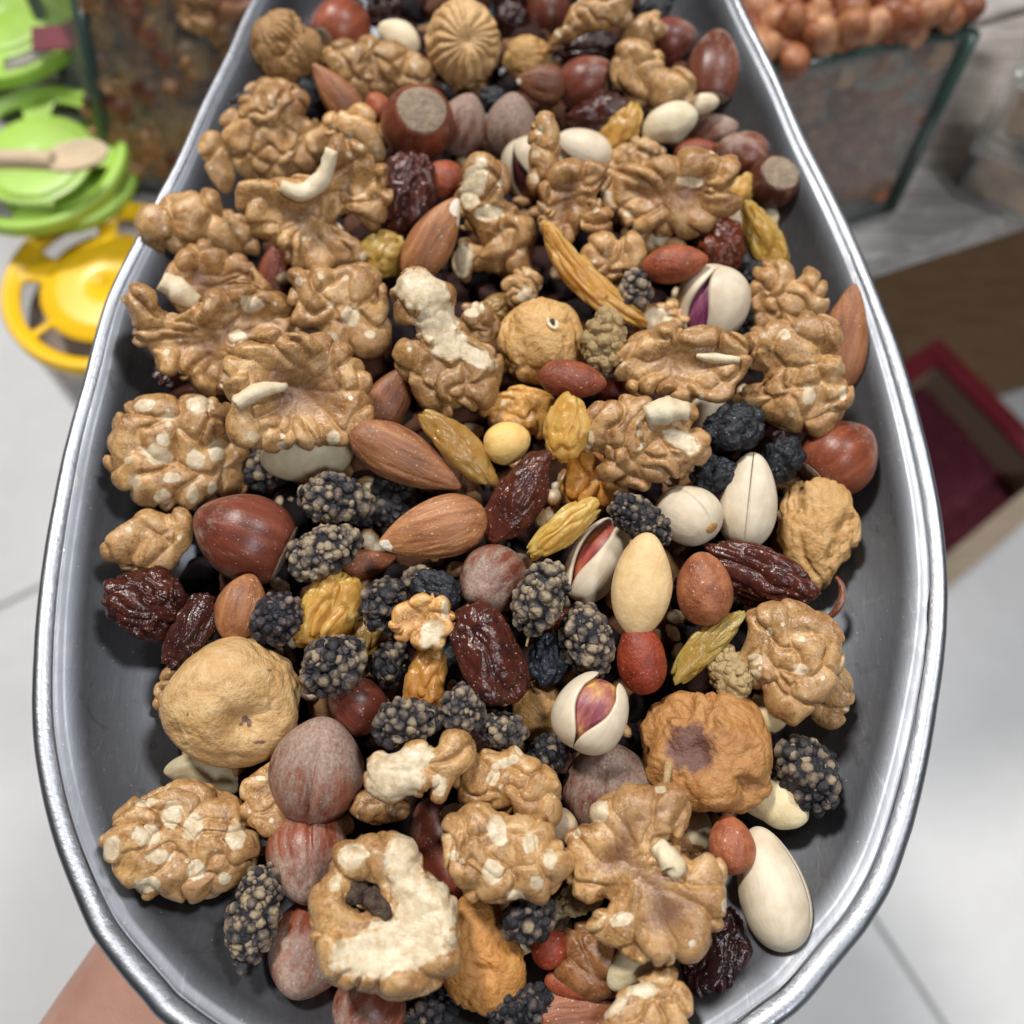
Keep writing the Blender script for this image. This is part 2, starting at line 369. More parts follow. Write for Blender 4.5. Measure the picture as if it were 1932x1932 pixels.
# ------------------------------------------------------------------ placing things on the heap
def spot(x, y, layer, half_px, ext=None):
    z = 0.0; ex, ey = ext or (half_px, half_px)
    for _ in range(4):
        p, t = P(x, y, z); hm = half_px * t / FPX
        z = heap(p[0], p[1]) + layer * 0.006 - 0.5 * hm
        z = max(z, bowl(p[0], p[1]) + 0.8 * hm)
        for k in range(8):
            q, _ = P(x + ex * .85 * math.cos(k * math.pi / 4), y + ey * .85 * math.sin(k * math.pi / 4), z); z = max(z, min(bowl(q[0], q[1]) + 0.1 * hm, 0.004)) if ratio(q[0], q[1]) < 0.97 else z
    p, t = P(x, y, z)
    return p, t / FPX
def mat4(p, xv, yv, zv):
    return Matrix(((xv[0], yv[0], zv[0], p[0]), (xv[1], yv[1], zv[1], p[1]), (xv[2], yv[2], zv[2], p[2]), (0, 0, 0, 1)))
def pose(p, ang, tilt=0.0, roll=0.0):   # long axis X along the picture angle, tipped to the viewer by tilt, rolled about itself
    xv, yv, zv = frame_at(p); a, b, r = map(math.radians, (ang, tilt, roll))
    X = math.cos(b) * (math.cos(a) * xv + math.sin(a) * yv) + math.sin(b) * zv
    Z = zv - X * np.dot(zv, X)
    if np.linalg.norm(Z) < 1e-3: Z = -math.cos(a) * xv - math.sin(a) * yv
    Z /= np.linalg.norm(Z); Y = np.cross(Z, X)
    Y, Z = math.cos(r) * Y + math.sin(r) * Z, -math.sin(r) * Y + math.cos(r) * Z
    return mat4(p, X, Y, Z)
def root(name, m, label, cat, group):
    e = bpy.data.objects.new(name, None); COL.objects.link(e); e.matrix_world = m; e.empty_display_size = 0.005
    return tag(e, label, cat, group)
def kid(name, me, e, col=None, m=None):
    o = bpy.data.objects.new(name, me); COL.objects.link(o); o.parent = e
    if m is not None: o.matrix_local = m
    if col: o.color = (*col, 1)
    return o
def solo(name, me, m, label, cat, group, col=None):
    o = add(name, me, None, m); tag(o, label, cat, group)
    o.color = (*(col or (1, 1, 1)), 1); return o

def surfnet(F, lo, st):
    s = F < 0; nx, ny, nz = F.shape
    C = np.zeros((nx-1, ny-1, nz-1), np.int8)
    for a in (0, 1):
        for b in (0, 1):
            for c in (0, 1): C += s[a:nx-1+a, b:ny-1+b, c:nz-1+c]
    act = (C > 0) & (C < 8); ci = np.argwhere(act); idx = -np.ones(C.shape, np.int64); idx[act] = np.arange(len(ci))
    acc = np.zeros((len(ci), 3)); cnt = np.zeros(len(ci)); I, J, K = ci.T
    cs = [(a, b, c) for a in (0, 1) for b in (0, 1) for c in (0, 1)]
    for p in cs:
        for ax in range(3):
            if p[ax]: continue
            q = list(p); q[ax] = 1
            f0 = F[I+p[0], J+p[1], K+p[2]]; f1 = F[I+q[0], J+q[1], K+q[2]]
            m = (f0 < 0) != (f1 < 0); t = np.where(m, f0 / np.where(m, f0 - f1, 1), 0)
            pos = np.tile(np.array(p, float), (len(ci), 1)); pos[:, ax] += t
            acc[m] += pos[m]; cnt[m] += 1
    v = lo + st * (ci + acc / cnt[:, None]); fs = []
    for ax in range(3):
        b, c = (ax + 1) % 3, (ax + 2) % 3
        sl0 = [slice(None)] * 3; sl1 = [slice(None)] * 3; sl0[ax] = slice(0, -1); sl1[ax] = slice(1, None)
        a0, a1 = s[tuple(sl0)], s[tuple(sl1)]; e = np.argwhere(a0 != a1); e = e[(e[:, b] > 0) & (e[:, c] > 0)]
        e = e[(e[:, b] < F.shape[b]-1) & (e[:, c] < F.shape[c]-1)]
        if not len(e): continue
        g = lambda db, dc: idx[tuple((e - (np.eye(3, dtype=int)[b] * db + np.eye(3, dtype=int)[c] * dc)).T)]
        q = np.stack([g(0, 0), g(1, 0), g(1, 1), g(0, 1)], 1); fl = ~a0[tuple(e.T)]
        q[fl] = q[fl][:, ::-1]; fs.append(q)
    return v, np.concatenate(fs)

def seg_d(p, a, b):
    ab = b - a; q = p - a; t = np.clip((q @ ab) / max(ab @ ab, 1e-9), 0, 1); q = q - t[:, None] * ab
    return np.sqrt(np.einsum('ij,ij->i', q, q))

def walnut_vf(poly, T, style, seed, lobe, st, pits=(), cup=0.5, amp=1.0, cuts=()):
    r = np.random.default_rng(seed)
    q = catmull(poly, max(2, 64 // len(poly)))
    lo = np.array([q[:, 0].min(), q[:, 1].min(), -T * 1.5]) - lobe * 0.5; hi = np.array([q[:, 0].max(), q[:, 1].max(), T * 1.5 + cup * T]) + lobe * 0.5
    xs, ys, zs = [np.arange(lo[k], hi[k], st) for k in range(3)]
    gx, gy = np.meshgrid(xs, ys, indexing='ij'); g2 = np.stack([gx.ravel(), gy.ravel()], 1)
    a = q; b = np.roll(q, -1, 0); dm = np.full(len(g2), 1e9); ins = np.zeros(len(g2), bool)
    for i in range(len(a)):
        dm = np.minimum(dm, seg_d(g2, a[i], b[i]))
        if a[i][1] != b[i][1]:
            c = ((a[i][1] > g2[:, 1]) != (b[i][1] > g2[:, 1])) & (g2[:, 0] < (b[i][0]-a[i][0]) * (g2[:, 1]-a[i][1]) / (b[i][1]-a[i][1]) + a[i][0]); ins ^= c
    d2 = np.where(ins, dm, -dm).reshape(gx.shape) + lobe * 0.08
    for px, py, pr in pits: d2 = np.minimum(d2, np.hypot(gx - px, gy - py) - pr)
    mx = d2.max(); D = mx * (0.52 if style == 'fan' else 0.72); rho = np.clip(1 - d2 / mx, 0, 1.3)
    for _ in range(2):
        rho[1:-1, 1:-1] = (rho[2:, 1:-1] + rho[:-2, 1:-1] + rho[1:-1, 2:] + rho[1:-1, :-2]) / 4
    zc = cup * T * np.minimum(rho, 1) ** 1.6 if style == 'fan' else np.zeros_like(rho)
    low = fbm(np.stack([gx, gy, gx * 0 + seed], -1) / (lobe * 2.2), seed, 2) - 0.5
    zc = zc + low * T * 0.9
    ed = (D - np.minimum(d2, D)) / D
    Z = zs[None, None, :]
    B = (np.sqrt(ed[..., None] ** 2 + ((Z - zc[..., None]) / T) ** 2) - 1) * min(D, T)
    A = 0.36 * lobe * amp
    band = np.abs(B) < A * 1.5
    bi = np.argwhere(band); p = lo + st * bi
    wp = np.stack([vn(p / lobe * 1.1 + k * 9.3, seed + k) - 0.5 for k in range(3)], 1) * lobe * 0.75
    pw = p + wp
    def up_z(x, y, top=1):
        i = int(np.clip((x - lo[0]) / st, 0, len(xs) - 1)); j = int(np.clip((y - lo[1]) / st, 0, len(ys) - 1))
        return zc[i, j] + top * T * math.sqrt(max(0.0, 1 - min(1.0, ed[i, j]) ** 2)), d2[i, j]
    curves = []
    wgt = np.maximum(d2, 0) ** 2; tot = wgt.sum(); cc = np.array([(gx * wgt).sum() / tot, (gy * wgt).sum() / tot])
    if style == 'fan':
        lobe = lobe * 1.0
        per = np.linalg.norm(np.diff(np.vstack([q, q[:1]]), axis=0), axis=1).sum(); k = max(6, int(per / (lobe * 1.2)))
        for i in range(k):
            e = q[int((i + r.uniform(-.3, .3)) / k * len(q)) % len(q)]
            c2 = cc + r.normal(0, lobe * 0.25, 2); pts = []
            for t in (0.35, 0.68, 0.97):
                w = c2 + (e - c2) * t + r.normal(0, lobe * 0.12, 2); z, _ = up_z(*w); pts.append((*w, z * (1 if t < .9 else .4)))
            curves.append(np.array(pts))
    seeds = []
    cand = g2[(d2.ravel() > lobe * 0.1)]; tries = 0
    while tries < 900 and len(cand):
        tries += 1; w = cand[r.integers(len(cand))]; top = 1 if r.random() < 0.72 else -1
        z, dd = up_z(*w, top)
        if style == 'fan' and top > 0: continue
        s3 = np.array([*w, z])
        if not seeds or ((np.array(seeds) - s3) ** 2).sum(1).min() > (lobe * 1.12) ** 2: seeds.append(s3); tries = max(0, tries - 40)
    for s3 in seeds:
        v = s3[:2] - cc; an = math.atan2(v[1], v[0]) + r.normal(0, 0.7) + (math.pi / 2 if r.random() < 0.3 else 0)
        top = 1 if s3[2] > 0 else -1; pts = []
        h = lobe * r.uniform(0.5, 1.35)
        for t in (-1, -0.3, 0.4, 1):
            w = s3[:2] + h * t * np.array([math.cos(an + t * 0.6), math.sin(an + t * 0.6)]); z, _ = up_z(*w, top); pts.append((*w, z))
        curves.append(np.array(pts))
    F1 = np.full(len(p), 1e9); F2 = np.full(len(p), 1e9)
    for c in curves:
        a0, a1 = c.min(0) - lobe * 1.15, c.max(0) + lobe * 1.15
        m = np.nonzero((pw[:, 0] > a0[0]) & (pw[:, 0] < a1[0]) & (pw[:, 1] > a0[1]) & (pw[:, 1] < a1[1]) & (pw[:, 2] > a0[2]) & (pw[:, 2] < a1[2]))[0]
        if not len(m): continue
        pm = pw[m]; dd = np.minimum.reduce([seg_d(pm, c[i], c[i+1]) for i in range(len(c) - 1)])
        f1 = F1[m]; F2[m] = np.minimum(F2[m], np.maximum(f1, dd)); F1[m] = np.minimum(f1, dd)
    g = np.sqrt(np.clip(1 - (F1 / (lobe * 0.85)) ** 2, 0, 1)); cr = 1 - np.exp(-((F2 - F1) / (lobe * (0.24 if style == 'fan' else 0.19))) ** 1.3)
    am = np.full(len(p), A)
    if style == 'fan':
        rr = rho[bi[:, 0], bi[:, 1]]; am = A * (0.30 + 1.0 * sst(0.2, 0.8, rr))
    for c in cuts:
        a = math.radians(c[4] if len(c) > 4 else 0); dx, dy = p[:, 0] - c[0], p[:, 1] - c[1]
        u = np.hypot((dx * math.cos(a) + dy * math.sin(a)) / (c[2] / 2), (-dx * math.sin(a) + dy * math.cos(a)) / (c[3] / 2))
        q_ = sst(1.15, 0.75, u) * (p[:, 2] > 0); am = am * (1 - 0.8 * q_)
    fine = (vn(p / lobe * 2.6, seed + 3) - 0.5) * lobe * 0.06
    F = B.copy(); F[band] = B[band] + am * (0.62 - g * (0.40 + 0.60 * cr)) + fine
    v, f = surfnet(F, lo, st)
    ri = np.clip(((v[:, :2] - lo[:2]) / st).astype(int), 0, [len(xs) - 1, len(ys) - 1])
    rv = rho[ri[:, 0], ri[:, 1]]; thv = np.arctan2(v[:, 1] - cc[1], v[:, 0] - cc[0]) + 0.5 * (vn(v / lobe, seed) - 0.5)
    vein = sst(0.88, 0.99, ridge(np.stack([np.cos(thv) * 3.6, np.sin(thv) * 3.6, rv * 0.7], 1), seed + 2)) * np.clip(1.25 - rv * 1.3, 0, 1)
    core = np.clip(1 - rho[ri[:, 0], ri[:, 1]] * 1.5, 0, 1) * (v[:, 2] > 0) if style == 'fan' else np.zeros(len(v))
    if style == 'fan': core = np.maximum(core, vein * 0.9)
    return v, f, core

def flesh_mask(v, chips, seed):
    m = np.zeros(len(v)); nz = fbm(v / 9.0, seed + 11, 2) - 0.5
    for c in chips:
        cx, cy, w, h = c[:4]; a = math.radians(c[4] if len(c) > 4 else 0); zmin = c[5] if len(c) > 5 else 0
        dx, dy = v[:, 0] - cx, v[:, 1] - cy
        u = (dx * math.cos(a) + dy * math.sin(a)) / (w / 2); k = (-dx * math.sin(a) + dy * math.cos(a)) / (h / 2)
        m = np.maximum(m, (v[:, 2] > zmin) * np.clip(1.15 - 0.65 * (u * u + k * k) + nz * 0.8, 0, 1))
    return m

WG = 'walnut kernels in the scoop'
_ws = [0]
def W(label, poly, style='brain', layer=0, thick=0.34, chips=(), col=(1, 1, 1), lobe=None, auto=7, pits=(), flesh=(), cup=0.75, core=0.0, amp=1.0):
    _ws[0] += 1; seed = _ws[0] * 3 + 5; r = np.random.default_rng(seed)
    if len(poly) == 4 and not isinstance(poly[0], tuple):        # (x, y, w, h): a small piece with a knobbly outline
        x, y, w, h = poly
        poly = [(x + w / 2 * math.cos(t) * k, y + h / 2 * math.sin(t) * k) for t, k in [(2 * math.pi * i / 11, r.uniform(0.84, 1.12)) for i in range(11)]]
    poly = np.array(poly, float); lo, hi = poly.min(0), poly.max(0); c = (lo + hi) / 2; wh = hi - lo
    loc = (poly - c) * [1, -1]
    area = abs(0.5 * np.sum(loc[:, 0] * np.roll(loc[:, 1], -1) - loc[:, 1] * np.roll(loc[:, 0], -1)))
    T = thick * math.sqrt(area) * (0.72 if style == 'fan' else 0.64)
    lobe = lobe * 1.38 if lobe else min(50.0, 0.30 * math.sqrt(area) + 9)
    fp, fs = spot(c[0], c[1], layer, T, tuple(wh / 2))
    ch = [(q[0] - c[0], -(q[1] - c[1]), *q[2:]) for q in chips]
    v, f, cr = walnut_vf(loc, T, style, seed, lobe, 2.3 if max(wh) > 90 else 1.9, [(a - c[0], -(b - c[1]), d) for a, b, d in pits], cup, amp, [q for q in ch if max(q[2:4]) > 55])
    if auto:
        top = np.where(v[:, 2] > T * 0.55)[0]
        for _ in range(auto):
            k = v[r.choice(top)] if len(top) else v[0]; s = r.uniform(5, 12); ch.append((k[0], k[1], s, s * r.uniform(.6, 1.2), r.uniform(0, 180)))
    chip = flesh_mask(v, ch, seed)
    xv, yv, zv = frame_at(fp)
    me = mesh('walnut_kernel', v * fs, f, MW, {'chip': chip, 'core': cr * core})
    o = solo('walnut_kernel', me, mat4(fp, xv, yv, zv), label, 'walnut', WG, col)
    for k, (nm, pts, rad, fm) in enumerate(flesh):           # pieces of bare kernel or pith standing out of it: (name, [(x, y, up)], radii, material)
        p3 = []
        for a, b, z in pts:
            l2 = np.array([a - c[0], -(b - c[1])]); nr = v[np.hypot(v[:, 0] - l2[0], v[:, 1] - l2[1]) < 9]
            zs_ = np.percentile(nr[:, 2], 92) if len(nr) else -T * 0.4
            p3.append((*l2, zs_ + np.mean(rad) * 0.25))
        pp = catmull(p3, 6, False); rr = np.interp(np.linspace(0, 1, len(pp)), np.linspace(0, 1, len(rad)), rad)
        tv, tf = tube(pp, rr, 14)
        n = fbm(tv / 18.0, seed + k, 2) - 0.5; n3 = np.stack([n, fbm(tv / 13.0 + 5, seed + k, 3) - 0.5, fbm(tv / 13.0 + 9, seed, 3) - 0.5], 1)
        tv = tv + n3 * np.mean(rad) * 0.6
        kid(nm, mesh(nm, tv * fs, tri(tf), fm), o)
    return o

def rotx(a):
    a = math.radians(a); return np.array([[1, 0, 0], [0, math.cos(a), -math.sin(a)], [0, math.sin(a), math.cos(a)]])

_sd = [100]
def nseed(): _sd[0] += 1; return _sd[0]

def H(label, x, y, w, h=None, ang=0, tilt=0, layer=0, dust=0.25, col=(1, 1, 1), hil=0.6, crack=False, tip=0.13):
    """hazelnut in its shell; the axis X points to the tip, the woody base sits at -X (ang/tilt give where the BASE looks)"""
    h = h or w; s = nseed(); n, f = ico(5)
    p, k = spot(x, y, layer, (w + h) / 4)
    t = n[:, 0]; R = np.sqrt(np.clip(1 - t * t, 0, 1)); rad = 1 + tip * np.clip(t, 0, 1) ** 5 * 1.5
    v = n.copy(); v[:, 0] = t * rad
    t0 = -math.sqrt(1 - (hil * 1.05) ** 2); fl = t < t0; v[fl, 0] = t0 + (t[fl] - t0) * 0.15
    th = np.arctan2(n[:, 2], n[:, 1]); nz = vn(np.stack([np.cos(th) * 2.2, np.sin(th) * 2.2, t * 0.5], 1), s) - 0.5
    v[:, 1:] *= (1 + 0.05 * nz)[:, None]
    v *= 1 + 0.05 * (vn(n * 1.3, s + 2) - 0.5)[:, None]
    if crack:
        cw = np.exp(-((th - 1.5) / 0.045) ** 2) * sst(-0.7, -0.2, t) * sst(1.0, 0.8, t); v *= (1 - 0.13 * cw)[:, None]
    du = np.clip(dust + 0.5 * np.clip(t - 0.15, 0, 1) + 0.3 * np.clip(-t - 0.45, 0, 1), 0, 1.2)
    e = root('hazelnut', pose(p, ang + 180, -tilt), label, 'hazelnut', 'hazelnuts in the scoop')
    sx, sy = (w / 2 * k, h / 2 * k) if abs(tilt) > 45 or True else (w / 2 * k, h / 2 * k)
    a = math.radians(ang); ca, sa = abs(math.cos(a)), abs(math.sin(a))
    if abs(tilt) < 60: L, Wd = (w * ca * ca + h * sa * sa) / 2 * k, (h * ca * ca + w * sa * sa) / 2 * k
    else: L, Wd = max(w, h) / 2 * k, (w + h) / 4 * k
    S = np.array([L, Wd, Wd * 0.95])
    S[0] *= 2 / (1 + tip * 1.5 - t0); v[:, 0] -= (1 + tip * 1.5 + t0) / 2
    kid('shell', mesh('shell', v * S, f, MH, {'dust': du}), e, col)
    n2, f2 = ico(4); rr = np.linalg.norm(n2[:, 1:], axis=1)
    hv = np.stack([-0.80 - 0.055 * n2[:, 0] * -1 * (1 if True else 0), n2[:, 1] * hil, n2[:, 2] * hil], 1)
    hv[:, 0] = t0 - 0.01 + 0.07 * n2[:, 0] + 0.03 * (vn(n2 * 5, s) - 0.5)
    th2 = np.arctan2(n2[:, 2], n2[:, 1]); hv[:, 1:] *= (1 + 0.14 * (vn(np.stack([np.cos(th2) * 1.6, np.sin(th2) * 1.6, th2 * 0], 1), s + 5) - 0.5))[:, None]
    hv[:, 0] -= (1 + tip * 1.5 + t0) / 2
    kid('woody_base', mesh('woody_base', hv * S, f2, MHI), e)

def A(label, x, y, L, w, ang, layer=0, col=(1, 1, 1), tilt=0, roll=0, ridges=1.0, thick=0.62, chips=(), bend=0.0, mat=None, cat='almond', name='almond', group='almonds in the scoop', point=0.30):
    s = nseed(); n, f = ico(5); p, k = spot(x, y, layer, w * thick / 2)
    t = n[:, 0]; prof = 1 - point * t - 0.12 * t * t
    v = n.copy(); v[:, 1:] *= prof[:, None]; v[:, 1:] /= 1.02
    v[:, 0] = t + 0.07 * np.clip(t, 0, 1) ** 8
    th = np.arctan2(n[:, 2], n[:, 1])
    q = np.stack([np.cos(th) * 5.5, np.sin(th) * 5.5, t * 1.1 + s], 1); rd = ridge(q, s) + 0.5 * ridge(q * 1.9, s + 1)
    R = np.sqrt(np.clip(1 - t * t, 0, 1))
    v[:, 1:] *= (1 - 0.055 * ridges * (1.5 - rd) * sst(0, 0.5, R))[:, None]
    v *= (1 + 0.05 * (vn(n * 1.5, s + 4) - 0.5))[:, None]
    S = np.array([L / 2, w / 2, w / 2 * thick]); v = v * S
    if bend: v[:, 2] -= bend * (v[:, 0] / (L / 2)) ** 2 * L * 0.2
    ch = np.zeros(len(v))
    for tx, a, rr in chips:              # (position along -1..1, side -1..1, radius px)
        c = np.array([tx * L / 2, a * w / 2]); ch = np.maximum(ch, (v[:, 2] > -w * .2) * np.clip(1.1 - np.hypot(v[:, 0] - c[0], v[:, 1] - c[1]) / rr * .55, 0, 1))
    return solo(name, mesh(name, v * k, f, mat or MA, {'chip': ch}), pose(p, ang, tilt, roll), label, cat, group, col)

def pist_half(L, w, side, seed, gap=0.0):
    nt, nph = 44, 30; t = -np.cos(np.linspace(0.02, math.pi - 0.02, nt)); ph = np.linspace(-math.pi / 2, math.pi / 2, nph)
    Tt, Ph = np.meshgrid(t, ph, indexing='ij'); Ph = Ph * (1 - gap * sst(-0.85, 0.35, Tt) * sst(1.02, 0.55, Tt)); prof = np.sqrt(np.clip(1 - Tt ** 2, 0, 1)) * (1 - 0.20 * Tt)
    def surf(sc, dx=0.0):
        rr = prof * sc * (1 + 0.03 * (vn(np.stack([Tt * 1.3, np.sin(Ph) * 2, np.cos(Ph) * 2], -1), seed) - 0.5))
        return np.stack([Tt * (L / 2) * (1.0 if sc == 1 else 0.97), side * np.cos(Ph) * rr * w / 2, np.sin(Ph) * rr * w / 2 * 0.94], -1).reshape(-1, 3)
    o, i = surf(1.0), surf(0.86); M = nt * nph; idx = np.arange(M).reshape(nt, nph)
    a, b, c, d = idx[:-1, :-1].ravel(), idx[1:, :-1].ravel(), idx[1:, 1:].ravel(), idx[:-1, 1:].ravel()
    f = [np.stack([a, b, c, d], 1), np.stack([d, c, b, a], 1) + M]
    for e0, e1 in ((idx[:-1, 0], idx[1:, 0]), (idx[1:, -1], idx[:-1, -1]), (idx[0, 1:], idx[0, :-1]), (idx[-1, :-1], idx[-1, 1:])):
        f.append(np.stack([e0, e0 + M, e1 + M, e1], 1))
    f = np.concatenate(f)
    if side > 0: f = f[:, ::-1]
    return np.concatenate([o, i]), f

def PI(label, x, y, L, w, ang, layer=0, opening=14, roll=0, tilt=0, col=(1, 1, 1), kcol=(1, 1, 1), eye=False):
    """pistachio; X points to the open tip, the gap faces the viewer when roll = 0"""
    s = nseed(); p, k = spot(x, y, layer, w / 2)
    e = root('pistachio', pose(p, ang, tilt, roll), label, 'pistachio', 'pistachios in the scoop')
    for side in (1, -1):
        v, f = pist_half(L, w, side, s, min(0.26, opening * 0.010) if opening > 3 else 0.0); a = math.radians(opening / 2 * 0.55) * side
        h = np.array([-L / 2, 0, 0]); d = v - h
        v = h + np.stack([d[:, 0] * math.cos(a) - d[:, 1] * math.sin(a), d[:, 0] * math.sin(a) + d[:, 1] * math.cos(a), d[:, 2]], 1)
        kid('shell_half', mesh('shell_half', v * k, f, MP), e, col)
    n, f = ico(4); v = n * np.array([L * 0.43, w * 0.36 * (1 + opening / 90), w * 0.385]); v *= (1 + 0.10 * (fbm(n * 2.5, s) - 0.5))[:, None]
    kid('kernel', mesh('kernel', v * k, f, MK), e, kcol)
    if eye:
        n, f = ico(3); v = n * np.array([w * 0.03, w * 0.12, w * 0.09]) + np.array([-L / 2 + 1.0, 0, 0])
        kid('stem_scar', mesh('stem_scar', v * k, f, MST), e, (1, 0.75, 0.5))

def MU(label, x, y, L, w, ang, layer=0, pale=0.45, col=(1, 1, 1), size=1.0, tilt=0, stem=False, white=False):
    s = nseed(); r = np.random.default_rng(s); p, k = spot(x, y, layer, w / 2)
    d0 = 11.0 * size; n2, f2 = ico(3)
    area = math.pi * L * w; m = int(max(22, area / (d0 * d0 * 1.75)))
    parts, tone = [], []
    for i in range(m):
        zt = 1 - 2 * (i + 0.5) / m; phi = i * 2.39996 + r.normal(0, 0.16); R = math.sqrt(1 - zt * zt)
        nn = np.array([zt, R * math.cos(phi), R * math.sin(phi)]) + r.normal(0, 0.07, 3)
        nn /= np.linalg.norm(nn)
        c = nn * np.array([L / 2 - d0 * .6, (w / 2 - d0 * .6) * (1 - 0.15 * nn[0]), (w / 2 - d0 * .6) * 0.9]) * r.uniform(0.84, 1.06) * (1 + 0.30 * (vn(nn[None] * 1.3, s)[0] - 0.5))
        ra = d0 * r.uniform(0.5, 1.22); sq = 1 + 0.42 * (vn(n2 * 1.9 + i * 3.1, s) - 0.5)
        v = n2 * sq[:, None] * ra * np.array([r.uniform(.85, 1.15), r.uniform(.85, 1.15), r.uniform(.85, 1.15)])
        parts.append((v + c, f2)); b = np.clip(r.normal(pale * 1.1, 0.2), 0.05, 0.95)
        if white: tone.append(np.full(len(v), r.uniform(0.75, 0.95)))
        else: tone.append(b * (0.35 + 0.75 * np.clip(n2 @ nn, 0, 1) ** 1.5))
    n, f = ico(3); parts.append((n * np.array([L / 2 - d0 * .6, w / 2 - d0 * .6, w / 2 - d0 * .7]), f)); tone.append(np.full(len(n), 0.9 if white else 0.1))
    v, f = join(parts)
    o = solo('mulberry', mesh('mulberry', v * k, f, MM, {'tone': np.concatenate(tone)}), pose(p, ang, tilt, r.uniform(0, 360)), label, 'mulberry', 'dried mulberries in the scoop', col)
    if stem:
        v, f = tube(catmull([(-L / 2 + 4, 0, 0), (-L / 2 - 10, 3, 2), (-L / 2 - 24, -3, 4)], 5, False), 2.4, 8)
        kid('stem', mesh('stem', v * k, tri(f), MST), o)
    return o

def RA(label, x, y, L, w, ang, kind='brown', layer=0, col=(1, 1, 1), thick=0.72, wr=1.0, bend=0.0, tilt=0, point=0.0, fq=1.0):
    s = nseed(); n, f = ico(6 if L > 130 else 5); p, k = spot(x, y, layer, w * thick / 2)
    v = n.copy(); sh = 1 + 0.45 * (fbm(n * 1.3, s, 2) - 0.5)
    q = n * np.array([1.1, 1.9, 1.9]) * fq * 0.8 + 0.8 * np.stack([vn(n * 2, s + k2) for k2 in (1, 2, 3)], 1)
    r1 = ridge(q * 1.5, s + 5); r2 = ridge(q * 3.1, s + 6); r3 = ridge(q * 6.3, s + 7)
    dsp = -0.20 * r1 ** 3 - (0.045 if kind == 'gold' else 0.07) * r2 ** 2.5 - (0.006 if kind == 'gold' else 0.015) * r3 ** 2
    v = v * (sh * (1 + wr * dsp + 0.10 * wr))[:, None]
    t = n[:, 0]; v[:, 1:] *= (1 - point * t * t)[:, None]
    v = v * np.array([L / 2, w / 2, w / 2 * thick])
    if bend: v[:, 1] += bend * (v[:, 0] ** 2) / L
    if kind == 'gold': pass
    m, cat, nm = {'brown': (MDR, 'raisin', 'brown_raisin'), 'gold': (MGR, 'golden raisin', 'golden_raisin'), 'black': (MBR, 'black raisin', 'black_raisin')}[kind]
    return solo(nm, mesh(nm, v * k, f, m), pose(p, ang, tilt, nseed() * 37 % 40 - 20), label, cat, nm.replace('_', ' ') + 's in the scoop', col)

